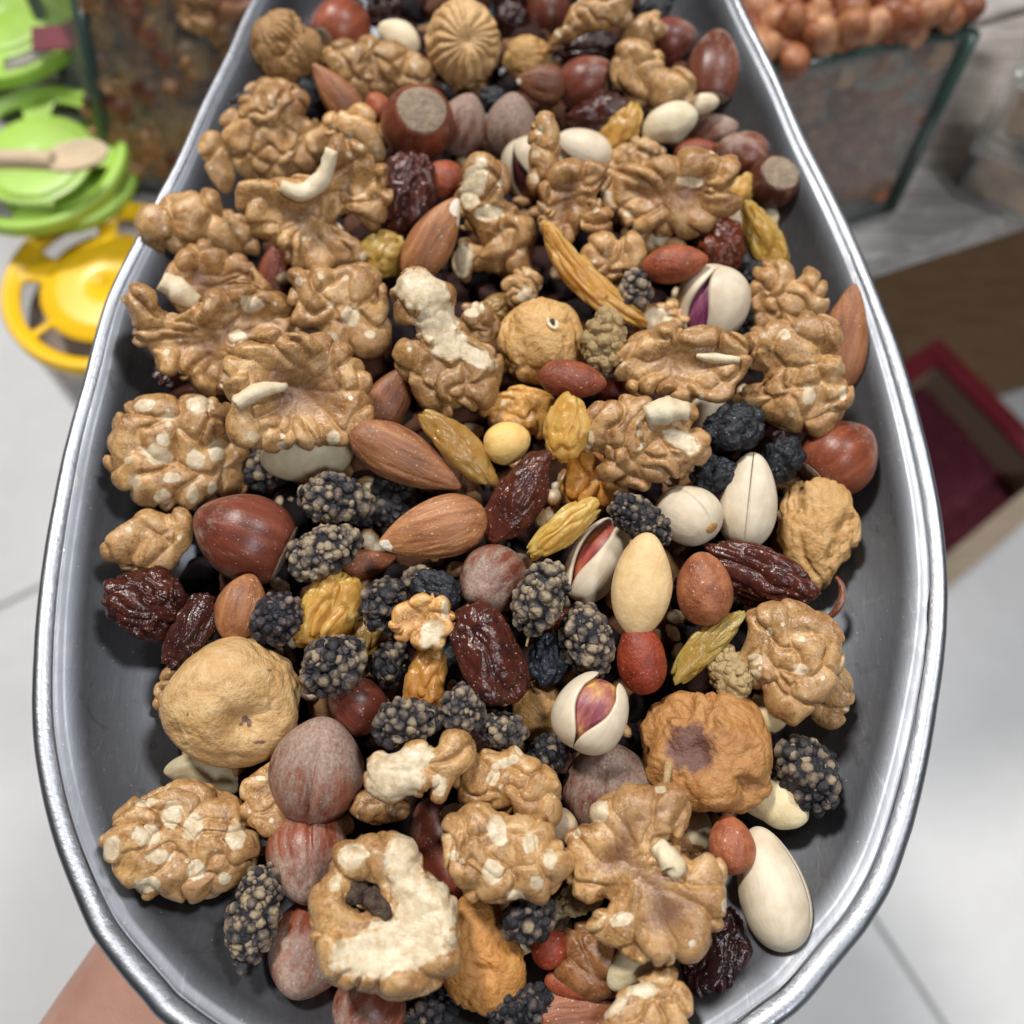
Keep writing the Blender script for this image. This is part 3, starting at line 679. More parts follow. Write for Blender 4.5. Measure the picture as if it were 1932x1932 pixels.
def FG(label, x, y, w, h, ang=0, layer=0, col=(1, 1, 1), wr=1.0, fold=0.0, ost=None, stem=None, dark=(), thick=0.8, lump=1.0, pinch=None):
    """dried fig; ost / stem = (dx, dy) px from the centre on the visible face; fold = radial pleats round the ostiole"""
    s = nseed(); n, f = ico(6); p, k = spot(x, y, layer, min(w, h) * thick / 2)
    sh = 1 + 0.30 * lump * (fbm(n * 1.1, s, 2) - 0.5)
    wpv = np.stack([vn(n * 2.2, s + a) for a in (1, 2, 3)], 1)
    q = n * 2.2 + 1.1 * wpv
    big = ridge(q, s + 5) ** 2; mid = ridge(q * 2.3, s + 6) ** 2; sm = ridge(q * 5.1, s + 8)
    reg = 0.35 + 1.2 * sst(0.35, 0.7, vn(n * 1.6, s + 9))
    sh = sh * (1 - wr * reg * (0.12 * big + 0.06 * mid + 0.022 * sm) + 0.05 * wr)
    oz = None; ch = np.zeros(len(n))
    if ost is not None:
        ox, oy = ost[0] / (w / 2), -ost[1] / (h / 2); od = np.array([ox, oy, math.sqrt(max(0.0, 1 - ox * ox - oy * oy))])
        ca = np.clip(n @ od, -1, 1); an = np.arccos(ca)
        if fold:
            e1 = np.cross(od, [0.3, 1, 0.1]); e1 /= np.linalg.norm(e1); e2 = np.cross(od, e1); th = np.arctan2(n @ e2, n @ e1)
            pl = np.abs(np.sin(th * 9 + 1.6 * vn(n * 2.0, s + 3) * 3)) ** 0.7
            sh = sh * (1 - fold * 0.11 * (1 - pl) * sst(0.05, 0.35, an) * sst(2.2, 0.9, an) - fold * 0.24 * np.exp(-(an / 0.26) ** 2))
        else: sh = sh * (1 - 0.10 * np.exp(-(an / 0.16) ** 2))
        oz = od * np.interp(0, [0], [1.0])
    if pinch is not None:
        ox, oy = pinch[0] / (w / 2), -pinch[1] / (h / 2); od = np.array([ox, oy, math.sqrt(max(0.0, 1 - ox * ox - oy * oy))])
        an = np.arccos(np.clip(n @ od, -1, 1)); sh = sh * (1 - 0.35 * np.exp(-(an / 0.35) ** 2))
    v = n * sh[:, None] * np.array([w / 2, h / 2, min(w, h) / 2 * thick])
    for dx, dy, dw, dh in dark:
        u = ((v[:, 0] - dx) / (dw / 2)) ** 2 + ((v[:, 1] + dy) / (dh / 2)) ** 2
        ch = np.maximum(ch, (v[:, 2] > 0) * np.clip(1.1 - u * 0.5 + (fbm(v / 14, s) - .5), 0, 1))
    xv, yv, zv = frame_at(p); a = math.radians(ang); X = math.cos(a) * xv + math.sin(a) * yv; Y = np.cross(zv, X)
    o = solo('dried_fig', mesh('dried_fig', v * k, f, MF, {'chip': ch}), mat4(p, X, Y, zv), label, 'fig', 'dried figs in the scoop', col)
    def on(dx, dy):
        d = np.hypot(v[:, 0] - dx, v[:, 1] + dy) + (v[:, 2] < 0) * 1e3; return v[np.argmin(d)]
    if ost is not None and not fold:
        c = on(*ost); n2, f2 = ico(3); nn = c / np.linalg.norm(c); ring = []
        t = np.linspace(0, 2 * math.pi, 19)[:-1]; e1 = np.cross(nn, [0, 1, 0.2]); e1 /= np.linalg.norm(e1); e2 = np.cross(nn, e1)
        pts = [c + nn * 1.5 + 12 * (math.cos(q) * e1 * 0.72 + math.sin(q) * e2 * 1.2) for q in np.linspace(0, 2 * math.pi, 20)]
        tv, tf = tube(np.array(pts), 3.6, 8); kid('eye_ring', mesh('eye_ring', tv * k, tri(tf), MCA), o)
        tv = n2 * np.array([5, 7, 3.5]) + c + nn * 1.0; kid('eye', mesh('eye', tv * k, f2, MDK), o)
    if stem is not None:
        c = on(*stem[:2]); tv, tf = tube(catmull([c - [0, 0, 4], c + [stem[2] * .5, -stem[3] * .5, 15], c + [stem[2], -stem[3], 20]], 6, False), [7.5] * 4 + [6.5] * 4 + [8] * 4, 10)
        kid('stem', mesh('stem', tv * k, tri(tf), MST), o)
    return o

def PN(label, x, y, L, w, ang, layer=0, col=(1, 1, 1), mat=None, cat='peanut', name='peanut', point=0.1, tilt=0, wr=1.0):
    s = nseed(); n, f = ico(5); p, k = spot(x, y, layer, w * 0.45)
    t = n[:, 0]; v = n * (1 + 0.06 * (vn(n * 1.6, s) - 0.5) + 0.02 * wr * (vn(n * np.array([2, 6, 6]), s + 1) - 0.5))[:, None]
    v[:, 1:] *= (1 - point * t)[:, None]; v[:, 0] += 0.05 * np.clip(t, 0, 1) ** 8
    v = v * np.array([L / 2, w / 2, w / 2 * 0.92])
    return solo(name, mesh(name, v * k, f, mat or MPN), pose(p, ang, tilt, 0), label, cat, name.replace('_', ' ') + 's in the scoop', col)

def CA(label, x, y, L, w, ang, bend=0.9, layer=0, col=(1, 1, 1), flip=1, cat='cashew', name='cashew'):
    s = nseed(); n, f = ico(5); p, k = spot(x, y, layer, w * 0.45); R = L / max(bend, 0.05) / 2
    t = n[:, 0]; q = n * np.array([L / 2 * 1.1, w / 2, w / 2 * 0.85]); q[:, 1:] *= (1 + 0.16 * t)[:, None]
    q *= (1 + 0.10 * (vn(n * 1.8, s) - 0.5))[:, None]
    a = q[:, 0] / R; rr = R + q[:, 1] * flip
    v = np.stack([np.sin(a) * rr, (np.cos(a) * rr - R * 0.93) * flip, q[:, 2]], 1)
    return solo(name, mesh(name, v * k, f, MCA), pose(p, ang), label, cat, name.replace('_', ' ') + 's in the scoop', col)
# ------------------------------------------------------------------ what lies on the scoop
DKW = (0.62, 0.60, 0.60); YEL = (1.25, 1.15, 0.75); PALE = (1.25, 1.28, 1.3)
# --- walnut kernels
W('butterfly walnut half with a curved white broken strip across its middle', [(463,381),(465,354),(505,350),(560,345),(610,330),(637,272),(656,277),(688,293),(701,309),(720,323),(717,339),(730,360),(729,394),(719,421),(695,429),(665,402),(641,402),(628,413),(633,434),(652,445),(676,461),(685,482),(676,493),(652,498),(641,514),(607,511),(583,509),(556,503),(537,482),(543,466),(519,466),(511,445),(487,442),(468,429)],
  'fan', 2, 0.27, [(680,480,14,20)], core=0.5, flesh=[('broken_edge', [(535,352,26),(572,366,34),(612,338,38),(632,285,36)], [10,17,18,11], MCA)])
W('rounded walnut piece with several small white chips, beside the cream-smeared walnut', [(561,520),(577,514),(588,525),(596,511),(617,511),(633,522),(652,509),(679,506),(705,517),(719,535),(716,557),(721,594),(732,655),(703,680),(663,677),(625,661),(607,642),(599,618),(572,610),(559,589),(559,562),(564,541)],
  'brain', 1, 0.34, [(661,597,34,40),(623,642,26,32),(609,525,12,12),(623,576,16,14),(569,533,14,16),(695,629,22,14)], auto=3)
W('open walnut half with a pointed white sliver, lying on a cream nut', [(437,700),(455,665),(495,645),(540,633),(580,642),(620,640),(655,662),(682,700),(697,755),(688,812),(655,838),(622,832),(600,842),(560,836),(530,842),(490,838),(455,830),(440,800),(450,760)],
  'fan', 2, 0.30, [(481,820,22,20),(624,823,24,26),(532,836,18,16)], core=0.9, flesh=[('white_sliver', [(452,762,26),(495,738,34),(548,728,30)], [13,17,6], MCA)])
W('brown walnut fan with a pale slit seed-like chip, against the scoop wall', [(318,512),(335,488),(360,470),(395,465),(415,478),(440,485),(465,500),(480,520),(495,540),(498,560),(470,570),(440,590),(420,610),(380,605),(345,585),(320,555)],
  'fan', 1, 0.32, core=0.8, col=(0.85,0.8,0.76), flesh=[('pale_chip', [(312,530,22),(343,549,30),(375,574,26)], [17,23,15], MCA)])
W('large spread walnut with knuckled lobes reaching toward the scoop wall', [(250,575),(258,555),(278,548),(298,560),(310,590),(340,600),(375,585),(400,560),(430,545),(470,545),(510,555),(540,575),(558,600),(550,640),(520,655),(480,660),(450,690),(440,730),(400,738),(365,720),(340,700),(310,695),(300,670),(275,650),(265,630),(268,605)],
  'fan', 1, 0.34, [(473,576,40,30,-5),(447,637,30,26),(428,720,34,34)], core=0.6, col=(0.92,0.9,0.88))
W('small caterpillar-shaped walnut lobe nearest the yellow lid', [(270,425),(285,400),(310,385),(322,372),(355,372),(375,367),(402,372),(412,395),(420,420),(430,450),(440,475),(410,470),(370,462),(330,468),(295,465),(278,448)], 'brain', 2, 0.4, lobe=40, auto=4)
W('little walnut nub tucked between the caterpillar-shaped lobe and the butterfly half', [(420,410),(440,400),(465,420),(480,450),(482,475),(455,478),(430,450)], 'brain', 0, 0.4, auto=3)
W('brain-like walnut half covered in many white scuffs, beside the scoop wall above a hazelnut', [(230,800),(250,775),(280,758),(310,755),(335,758),(360,752),(395,750),(420,765),(445,785),(440,805),(425,820),(440,835),(458,860),(458,895),(440,925),(405,940),(375,950),(340,957),(300,950),(270,940),(240,920),(225,890),(217,865),(222,830)],
  'brain', 1, 0.38, [(279,767,44,22,10),(377,764,52,30),(319,788,26,14),(404,850,30,40),(367,868,32,38),(300,858,50,34,-20),(311,828,22,26),(324,900,32,20),(361,932,22,36),(260,906,22,26),(396,922,18,28),(249,868,16,14),(308,935,30,28)], auto=8, lobe=36)
W('smooth two-lobed walnut fragment shaped like a cashew, above a dark raisin', [(200,1020),(225,1005),(255,985),(270,970),(300,972),(330,968),(355,985),(360,1010),(350,1040),(330,1070),(300,1088),(270,1085),(255,1065),(230,1065),(210,1045)], 'brain', 1, 0.42, lobe=46, auto=2, amp=0.8)
W('dark-veined walnut capped by a large cream smear, beside the fig with a white eye', [(748,560),(760,530),(790,515),(820,520),(845,545),(852,580),(862,610),(885,635),(910,660),(938,675),(944,710),(940,750),(920,775),(895,778),(870,770),(850,778),(825,775),(800,765),(775,730),(755,705),(748,670),(765,650),(790,640),(785,610),(760,600)],
  'brain', 2, 0.36, [(795,548,118,76,-25),(826,606,66,92,-60),(850,650,66,60),(890,668,90,34,-28)], auto=5, col=(0.75,0.72,0.66), amp=1.15)
W('small grey-brown walnut lump with a white top, behind the fig with a white eye', (905,622,72,98), 'brain', 1, 0.42, [(893,583,40,30)], col=(0.55,0.5,0.45), auto=2)
W('ragged walnut fragment with curled pale broken edges, beside a tilted almond', [(868,400),(872,360),(885,320),(915,300),(945,318),(950,355),(945,385),(970,400),(995,420),(1005,455),(995,490),(1000,530),(965,535),(935,505),(905,500),(875,520),(860,490),(870,460),(905,460),(900,430),(885,420)],
  'brain', 1, 0.40, [(895,352,46,92,-20),(925,402,56,30),(873,487,40,64)], auto=5, col=(0.9,0.86,0.8), amp=1.3)
W('narrow upright walnut sliver standing in front of an empty pistachio shell', [(1000,300),(1005,250),(1020,222),(1040,225),(1052,260),(1050,300),(1055,320),(1035,345),(1010,360),(1000,340)], 'brain', 3, 0.45, [(1018,250,15,15),(1010,290,15,15),(1008,335,16,18)], auto=3, lobe=24)
W('C-shaped walnut piece curving round a dark centre, below two pistachios', [(1025,350),(1045,320),(1075,308),(1110,310),(1142,320),(1140,350),(1120,365),(1135,390),(1150,410),(1130,430),(1095,425),(1080,450),(1055,455),(1030,435),(1020,400)], 'fan', 2, 0.42, core=0.9, auto=4, col=(0.92,0.88,0.85))
W('pale walnut piece below the twisted amber raisin near the cashew', [(1145,310),(1165,285),(1200,265),(1235,275),(1250,305),(1225,320),(1180,325),(1150,335)], 'brain', 1, 0.4, auto=3)
W('wide walnut half with rows of ridges and a pale curled notch', [(1142,350),(1150,320),(1185,315),(1225,312),(1255,300),(1290,290),(1340,290),(1375,310),(1382,340),(1370,360),(1395,375),(1385,400),(1350,425),(1310,435),(1290,442),(1255,430),(1200,430),(1180,405),(1150,390)],
  'fan', 2, 0.32, [(1190,400,20,14),(1150,370,18,22),(1300,345,50,18,-8)], core=0.8, auto=5, col=(0.95,0.92,0.9))
W('rounded walnut lobe beside the smooth orange almond kernel', [(1090,490),(1100,460),(1130,450),(1165,450),(1200,450),(1215,480),(1208,510),(1180,522),(1140,520),(1105,515)], 'brain', 1, 0.42, auto=4, lobe=36)
W('walnut piece standing beside the tall brown almond at the scoop wall', [(1422,560),(1425,520),(1450,500),(1480,505),(1500,530),(1520,515),(1545,535),(1550,580),(1530,600),(1500,610),(1470,640),(1430,640),(1412,620),(1420,590)], 'brain', 1, 0.40, auto=5)
W('big knotted walnut half lying against the tall brown almond', [(1405,660),(1412,630),(1440,625),(1470,605),(1510,598),(1545,605),(1575,625),(1575,655),(1550,665),(1575,680),(1580,700),(1560,712),(1595,730),(1595,765),(1575,795),(1545,815),(1500,810),(1460,790),(1420,770),(1395,750),(1410,735),(1440,725),(1450,700),(1420,690)],
  'brain', 2, 0.36, [(1479,633,22,20),(1526,747,24,30),(1586,741,14,26)], auto=7)
W('boat-shaped walnut half with a long white streak, under the open pistachio', [(1170,690),(1178,665),(1195,640),(1225,625),(1260,620),(1300,628),(1340,620),(1385,640),(1405,665),(1398,700),(1375,720),(1370,745),(1340,752),(1310,745),(1290,755),(1260,742),(1230,740),(1195,730),(1172,712)],
  'fan', 2, 0.34, core=0.6, auto=5, flesh=[('white_streak', [(1312,672,30),(1350,677,34),(1396,680,26)], [4,11,5], MCA)])
W('dusty walnut half with a square cream flake on top, beside black raisins', [(1100,820),(1110,790),(1130,765),(1165,750),(1195,765),(1220,760),(1250,755),(1290,765),(1305,790),(1300,810),(1325,830),(1330,855),(1310,880),(1290,885),(1280,905),(1240,908),(1215,912),(1190,905),(1150,900),(1135,880),(1140,860),(1110,850)],
  'brain', 2, 0.32, [(1285,832,70,36,-30),(1110,828,26,36)], auto=4, col=(0.95,0.93,0.95), flesh=[('cream_flake', [(1218,785,24),(1258,777,30),(1298,780,24)], [18,27,16], MCA)])
W('yellowish walnut chunk behind the amber raisin cluster', (980,778,140,92), 'brain', 0, 0.36, col=YEL, auto=5)
W('orange crumbled walnut chunk beside the glossy brown raisin', (1112,912,104,96), 'brain', 0, 0.40, col=(1.35,1.05,0.5), auto=3, amp=1.3)
W('plump walnut quarter with white specks and a pointed lower tip, by the bare metal', [(1415,1190),(1425,1155),(1450,1145),(1480,1138),(1510,1148),(1545,1160),(1575,1180),(1582,1210),(1575,1250),(1575,1280),(1550,1310),(1530,1330),(1515,1350),(1498,1370),(1480,1355),(1455,1340),(1435,1310),(1415,1290),(1410,1250),(1413,1215)],
  'brain', 2, 0.40, [(1428,1245,30,22),(1425,1272,24,20),(1510,1263,30,20),(1456,1194,12,16),(1480,1180,9,9)], auto=6, lobe=38, amp=0.9)
W('small bean-like walnut lobe beside the plump speckled walnut quarter', [(1535,1340),(1545,1310),(1565,1275),(1590,1265),(1602,1290),(1598,1330),(1580,1360),(1550,1368)], 'brain', 0, 0.45, auto=3, lobe=32)
W('knobbly walnut half scuffed with pale flat spots, alone on the bare metal', [(210,1590),(215,1555),(240,1530),(270,1510),(300,1500),(330,1485),(365,1490),(400,1505),(430,1515),(455,1540),(470,1575),(475,1610),(455,1640),(430,1670),(400,1685),(365,1688),(320,1680),(295,1685),(265,1665),(240,1640),(215,1620)],
  'brain', 1, 0.40, [(281,1577,46,36),(321,1540,36,50),(361,1561,34,50),(223,1598,30,40),(305,1614,50,24),(292,1662,45,28),(438,1577,36,46),(372,1638,30,36),(425,1654,22,22),(273,1518,40,16)], auto=8, lobe=34, amp=1.1)
W('thin curled walnut flap peeping from behind the knobbly scuffed walnut', [(275,1508),(310,1486),(345,1474),(385,1480),(420,1500),(432,1528),(395,1530),(350,1512),(310,1508)], 'brain', 0, 0.25, [(370,1492,70,18,-15)], auto=0, amp=0.5)
W('small ribbed walnut nub below the large tan fig, touching a dusty hazelnut', [(462,1510),(465,1480),(490,1455),(520,1440),(535,1470),(540,1500),(545,1540),(530,1565),(505,1570),(480,1560),(462,1540)], 'brain', 0, 0.42, [(490,1470,40,8)], auto=3, lobe=30)
W('walnut fragment with a broad cream torn face and two brown lobes', [(697,1455),(712,1430),(745,1425),(780,1410),(805,1405),(822,1420),(840,1390),(865,1385),(890,1392),(892,1415),(875,1445),(855,1465),(838,1500),(820,1500),(812,1480),(795,1495),(780,1490),(760,1500),(728,1510),(705,1490)],
  'brain', 2, 0.42, [(745,1462,112,96,20),(790,1430,60,44,30),(828,1480,26,42)], auto=1, lobe=42)
W('smooth brown walnut underside half hidden below the cream torn walnut', (715,1522,112,62), 'brain', 0, 0.5, auto=1, col=(0.8,0.76,0.7), amp=0.5)
W('arched walnut half with a jagged pale upper edge, in front of a split hazelnut', [(858,1485),(865,1455),(885,1435),(910,1420),(940,1425),(970,1408),(985,1430),(1015,1440),(1045,1465),(1053,1500),(1045,1545),(1020,1560),(985,1540),(950,1520),(910,1518),(875,1510)],
  'brain', 1, 0.42, [(955,1440,52,18,20),(930,1468,22,32,-30),(978,1418,10,26,30)], auto=4, lobe=38, col=(0.9,0.86,0.8))
W('rounded walnut half spotted with big white chips, below the arched walnut', [(842,1570),(855,1545),(885,1528),(920,1525),(955,1540),(985,1545),(1015,1545),(1040,1565),(1030,1595),(1065,1600),(1072,1630),(1055,1665),(1025,1690),(985,1680),(960,1692),(925,1690),(895,1685),(870,1665),(852,1640),(850,1600)],
  'brain', 2, 0.40, [(939,1569,36,56,10),(930,1642,38,40),(1000,1591,28,36),(1035,1620,26,36),(1012,1662,28,26),(857,1614,20,18),(973,1688,36,28)], auto=3, lobe=38)
W('ring-shaped walnut half with a broad cream cut face and a dark pit', [(592,1700),(605,1665),(625,1655),(622,1625),(645,1600),(680,1590),(735,1584),(770,1595),(788,1620),(790,1650),(830,1675),(855,1710),(862,1770),(868,1810),(830,1840),(780,1862),(740,1865),(700,1850),(650,1842),(625,1830),(610,1790),(595,1750)],
  'fan', 2, 0.36, [(757,1632,70,112),(800,1715,118,118),(745,1780,226,88,12),(660,1625,54,46),(632,1672,22,30),(700,1800,110,60,-10)], auto=5, pits=[(688,1694,27)], lobe=40, cup=0.15, amp=0.75, flesh=[('dark_pith', [(662,1690,4),(690,1682,10),(708,1705,6),(735,1735,12)], [20,29,22,9], MDK)])
W('large fan-shaped walnut half with dark veins and a cream root', [(1070,1600),(1090,1565),(1118,1560),(1125,1530),(1150,1510),(1185,1495),(1215,1500),(1240,1488),(1275,1492),(1300,1515),(1303,1545),(1280,1575),(1255,1585),(1250,1600),(1285,1610),(1300,1640),(1330,1620),(1360,1640),(1367,1680),(1360,1715),(1330,1750),(1300,1790),(1265,1795),(1225,1798),(1180,1780),(1130,1760),(1108,1745),(1130,1715),(1165,1695),(1150,1690),(1110,1690),(1072,1665),(1085,1630)],
  'fan', 2, 0.24, [(1135,1535,38,42),(1092,1577,16,18),(1170,1726,44,22,15),(1252,1498,22,14),(1296,1766,14,12),(1359,1703,14,24)], auto=3, lobe=44, core=1.0, cup=0.25, amp=0.75, flesh=[('cream_root', [(1240,1600,14),(1256,1618,24),(1268,1638,26),(1256,1652,20)], [15,22,25,12], MCA)])
W('dark reddish walnut piece under the large fan-shaped half', (1114,1808,118,124), 'brain', 0, 0.42, auto=0, col=(0.62,0.48,0.44), lobe=44, amp=0.7)
W('pale broken walnut at the lip of the scoop beside a wrinkled dark raisin', [(1130,1930),(1160,1895),(1190,1870),(1220,1855),(1260,1835),(1290,1860),(1295,1910),(1270,1950),(1200,1970),(1130,1960)], 'brain', 2, 0.38, [(1160,1900,60,26,30),(1215,1870,60,30)], auto=6)
W('big rough walnut half by the scoop wall, behind the butterfly half', [(410,260),(430,230),(455,210),(480,190),(510,178),(545,172),(575,190),(575,210),(560,225),(610,240),(620,280),(605,310),(580,330),(540,345),(510,350),(480,345),(450,325),(420,310)], 'brain', 1, 0.42, auto=10, lobe=28, amp=1.25)
W('small oval walnut nub against the scoop wall beside the rough walnut', (402,312,60,104), 'brain', 1, 0.45, auto=3, lobe=40, amp=0.7)
W('pale walnut piece between the butterfly half and the hazelnut with a round base', [(620,235),(640,215),(660,225),(680,210),(710,225),(725,260),(720,290),(690,300),(650,285),(630,265)], 'brain', 1, 0.42, auto=6, lobe=34, col=PALE)
W('greyish crumpled walnut beside the pleated fig', [(622,115),(640,90),(680,85),(720,80),(760,95),(800,110),(815,140),(800,165),(750,175),(700,180),(660,185),(640,160)], 'brain', 1, 0.38, auto=8, col=(0.85,0.85,0.85), lobe=26, amp=1.2)
W('long walnut crust arching over a dark hollow at the back', [(1040,85),(1055,55),(1080,20),(1110,5),(1150,-10),(1185,-5),(1185,40),(1150,50),(1110,55),(1075,70)], 'brain', 2, 0.42, auto=9, lobe=24, col=(0.92,0.9,0.88))
W('short walnut lobe at the end of the arching walnut crust', [(1165,90),(1185,50),(1205,25),(1235,35),(1245,70),(1225,95),(1195,90)], 'brain', 1, 0.42, auto=3, lobe=32)
W('two-lobed walnut piece resting above the cashew', [(1160,105),(1175,88),(1215,95),(1245,115),(1240,135),(1280,140),(1307,160),(1300,190),(1265,205),(1225,200),(1195,185),(1185,165),(1165,150)], 'brain', 2, 0.42, auto=3, lobe=42, amp=0.9)
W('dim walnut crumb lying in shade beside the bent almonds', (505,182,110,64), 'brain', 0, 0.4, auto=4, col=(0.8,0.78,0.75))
W('pale cream walnut crumb between the open pistachio and the white mulberry', (1247,602,96,64), 'brain', 0, 0.42, [(1240,600,50,40)], auto=4, col=PALE)
W('tiny walnut crumb squeezed between the large tan fig and bare metal', (320,1308,46,100), 'brain', -1, 0.42, auto=3, col=(0.95,0.92,0.85))
W('small peach-coloured walnut chip beside the dark date-like raisin', [(738,1175),(748,1150),(770,1130),(800,1125),(830,1130),(848,1155),(845,1190),(830,1215),(800,1222),(770,1205),(745,1195)], 'fan', 2, 0.34, [(815,1195,40,56,-30),(838,1150,14,40)], auto=2, col=(1.3,1.2,1.0), lobe=26)
W('walnut bit with a white chip below the wide ridged walnut half', (1215,455,90,52), 'brain', 0, 0.45, [(1240,452,36,20)], auto=1)
W('walnut fragment hanging below the ragged curled walnut, near the fig eye', (985,545,70,70), 'brain', 0, 0.42, [(990,555,30,30)], auto=2)
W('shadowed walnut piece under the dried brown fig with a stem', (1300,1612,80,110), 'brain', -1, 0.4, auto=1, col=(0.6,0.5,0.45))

# --- hazelnuts
H('glossy hazelnut at the back whose greyish base turns toward the folded fig', 650, 50, 118, 108, 215, 35, 0, 0.05, (1.5,1.15,1.05), 0.55)
H('hazelnut with a big round pale base facing up, among walnuts', 786, 240, 126, 152, 70, 66, 2, 0.0, (1.15,0.9,0.85), 0.64)
H('dusty hazelnut tucked behind the one with the round pale base', 874, 230, 96, 112, 250, -20, 1, 0.45, (1.0,0.85,0.85))
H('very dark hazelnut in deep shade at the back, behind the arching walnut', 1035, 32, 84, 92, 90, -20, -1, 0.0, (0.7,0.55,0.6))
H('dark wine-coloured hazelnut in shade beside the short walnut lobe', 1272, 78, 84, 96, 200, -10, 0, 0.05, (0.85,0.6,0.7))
H('hazelnut standing on its wide flat base beside the scoop wall', 1348, 124, 108, 142, 268, 28, 1, 0.1, (0.85,0.75,0.8), 0.72)
H('plum-coloured hazelnut lying beside the two-lobed walnut', 1110, 155, 108, 102, 215, -10, 1, 0.1, (0.95,0.7,0.8))
H('grey dusty pointed hazelnut above the narrow walnut sliver', 965, 234, 98, 118, 265, -25, 1, 0.75, (0.85,0.75,0.8))
H('small dusty hazelnut behind the cashew', 1350, 252, 94, 66, 200, -20, 0, 0.5, (0.9,0.8,0.8))
H('reddish dusty hazelnut between the cashew and the scoop wall', 1400, 294, 104, 92, 330, -20, 1, 0.25, (1.0,0.8,0.8))
H('hazelnut showing its pale heart-shaped base, leaning on the scoop wall', 1452, 352, 96, 98, 55, 52, 1, 0.1, (0.7,0.65,0.65), 0.72)
H('large shiny purple-brown hazelnut below the scuffed brain-like walnut', 452, 1007, 182, 166, 335, 5, 1, 0.0, (0.95,0.72,0.78), 0.68)
H('dusty mauve hazelnut between the almond and the dark date-like raisin', 925, 1098, 134, 128, 40, -45, 1, 0.4, (1.05,0.85,0.9))
H('round chestnut-brown hazelnut alone against the bare scoop wall', 1587, 858, 146, 142, 222, 22, 1, 0.08, (1.35,1.05,0.95), 0.55)
H('smooth maroon hazelnut with a blunt point above the big dusty one', 668, 1326, 116, 104, 320, -15, 0, 0.0, (0.9,0.65,0.75))
H('big hazelnut thick with grey dust and a crack, below the large tan fig', 601, 1442, 176, 202, 262, -35, 1, 0.62, (1.35,1.1,1.1), crack=True)
H('hazelnut with a dusty seam, second in the column below the large tan fig', 580, 1622, 158, 172, 95, -25, 0, 0.45, (1.3,1.0,0.95), crack=True)
H('lowest hazelnut of the column below the large tan fig, dusty beneath', 582, 1800, 154, 196, 70, -40, 0, 0.4, (1.35,1.05,0.95))
H('reddish hazelnut at the scoop lip beneath the ring-shaped walnut', 690, 1915, 150, 118, 60, -20, 0, 0.3, (1.3,0.95,0.95))
H('plain maroon hazelnut wedged between the ring-shaped and white-chipped walnuts', 828, 1598, 130, 196, 285, -15, -1, 0.05, (1.15,0.8,0.82))
H('split mauve-grey hazelnut with a long dark crack, above the fan-shaped walnut', 1148, 1482, 176, 180, 270, -40, 0, 0.5, (0.95,0.75,0.85), crack=True)

# --- almonds
A('bent brown almond lying under the folded fig at the back', 540, 138, 150, 62, 172, 0, (0.75,0.62,0.62), bend=0.4)
A('slanting brown almond between the rough walnut and the greyish walnut', 640, 184, 140, 66, 128, 1, (0.95,0.85,0.8), bend=0.2)
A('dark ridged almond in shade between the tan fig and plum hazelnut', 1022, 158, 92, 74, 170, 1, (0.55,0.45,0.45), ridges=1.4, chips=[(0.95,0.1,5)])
A('tilted tan almond with a white nicked tip, beside the ragged walnut', 815, 455, 172, 88, 58, 1, (1.1,1.0,0.85), chips=[(0.90,-0.25,15),(0.7,-0.75,12)], ridges=0.7, point=0.2)
A('smooth orange almond kernel lying above the open pistachio', 1271, 498, 122, 74, 8, 2, (1.05,0.75,0.62), ridges=0.3, thick=0.8, point=0.05, mat=MPN)
A('tall brown almond standing against the scoop wall', 1590, 645, 204, 96, 82, 1, (1.0,0.88,0.8), ridges=0.6)
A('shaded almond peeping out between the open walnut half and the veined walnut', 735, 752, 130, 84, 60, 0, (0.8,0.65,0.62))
A('large ridged almond pointing at a second almond below it', 763, 864, 226, 104, -28, 1, (0.95,0.88,0.85), ridges=1.3)
A('large tan almond with deep ridges and a white tip, lying level', 820, 998, 202, 122, 196, 1, (1.2,1.15,1.05), ridges=1.7, chips=[(0.98,0.12,13)])
A('smooth brown hazel-coloured kernel between two dark raisins and a mulberry', 455, 1150, 128, 100, 75, 1, (1.05,0.95,0.85), ridges=0.4, thick=0.8, point=0.0)
A('orange-brown almond under the red-brown walnut at the lip', 1108, 1858, 160, 60, -5, 0, (1.05,0.7,0.6), ridges=0.4, mat=MPN)
A('coarsely grooved almond cut by the scoop lip', 1085, 1915, 170, 96, 5, 0, (0.95,0.75,0.75), ridges=2.0)
A('blanched cream almond leaning on the red-skinned peanut', 1211, 1100, 196, 116, -98, 2, (1.05,0.86,0.62), ridges=0.25, thick=0.75, mat=MCA, chips=(), cat='almond', name='blanched_almond', group=None, point=-0.12)
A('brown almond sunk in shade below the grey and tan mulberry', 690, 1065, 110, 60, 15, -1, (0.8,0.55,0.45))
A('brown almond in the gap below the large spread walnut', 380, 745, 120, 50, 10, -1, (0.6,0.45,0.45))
A('reddish almond in the dark gap under the butterfly walnut', 520, 505, 110, 60, 75, -1, (0.7,0.35,0.35))

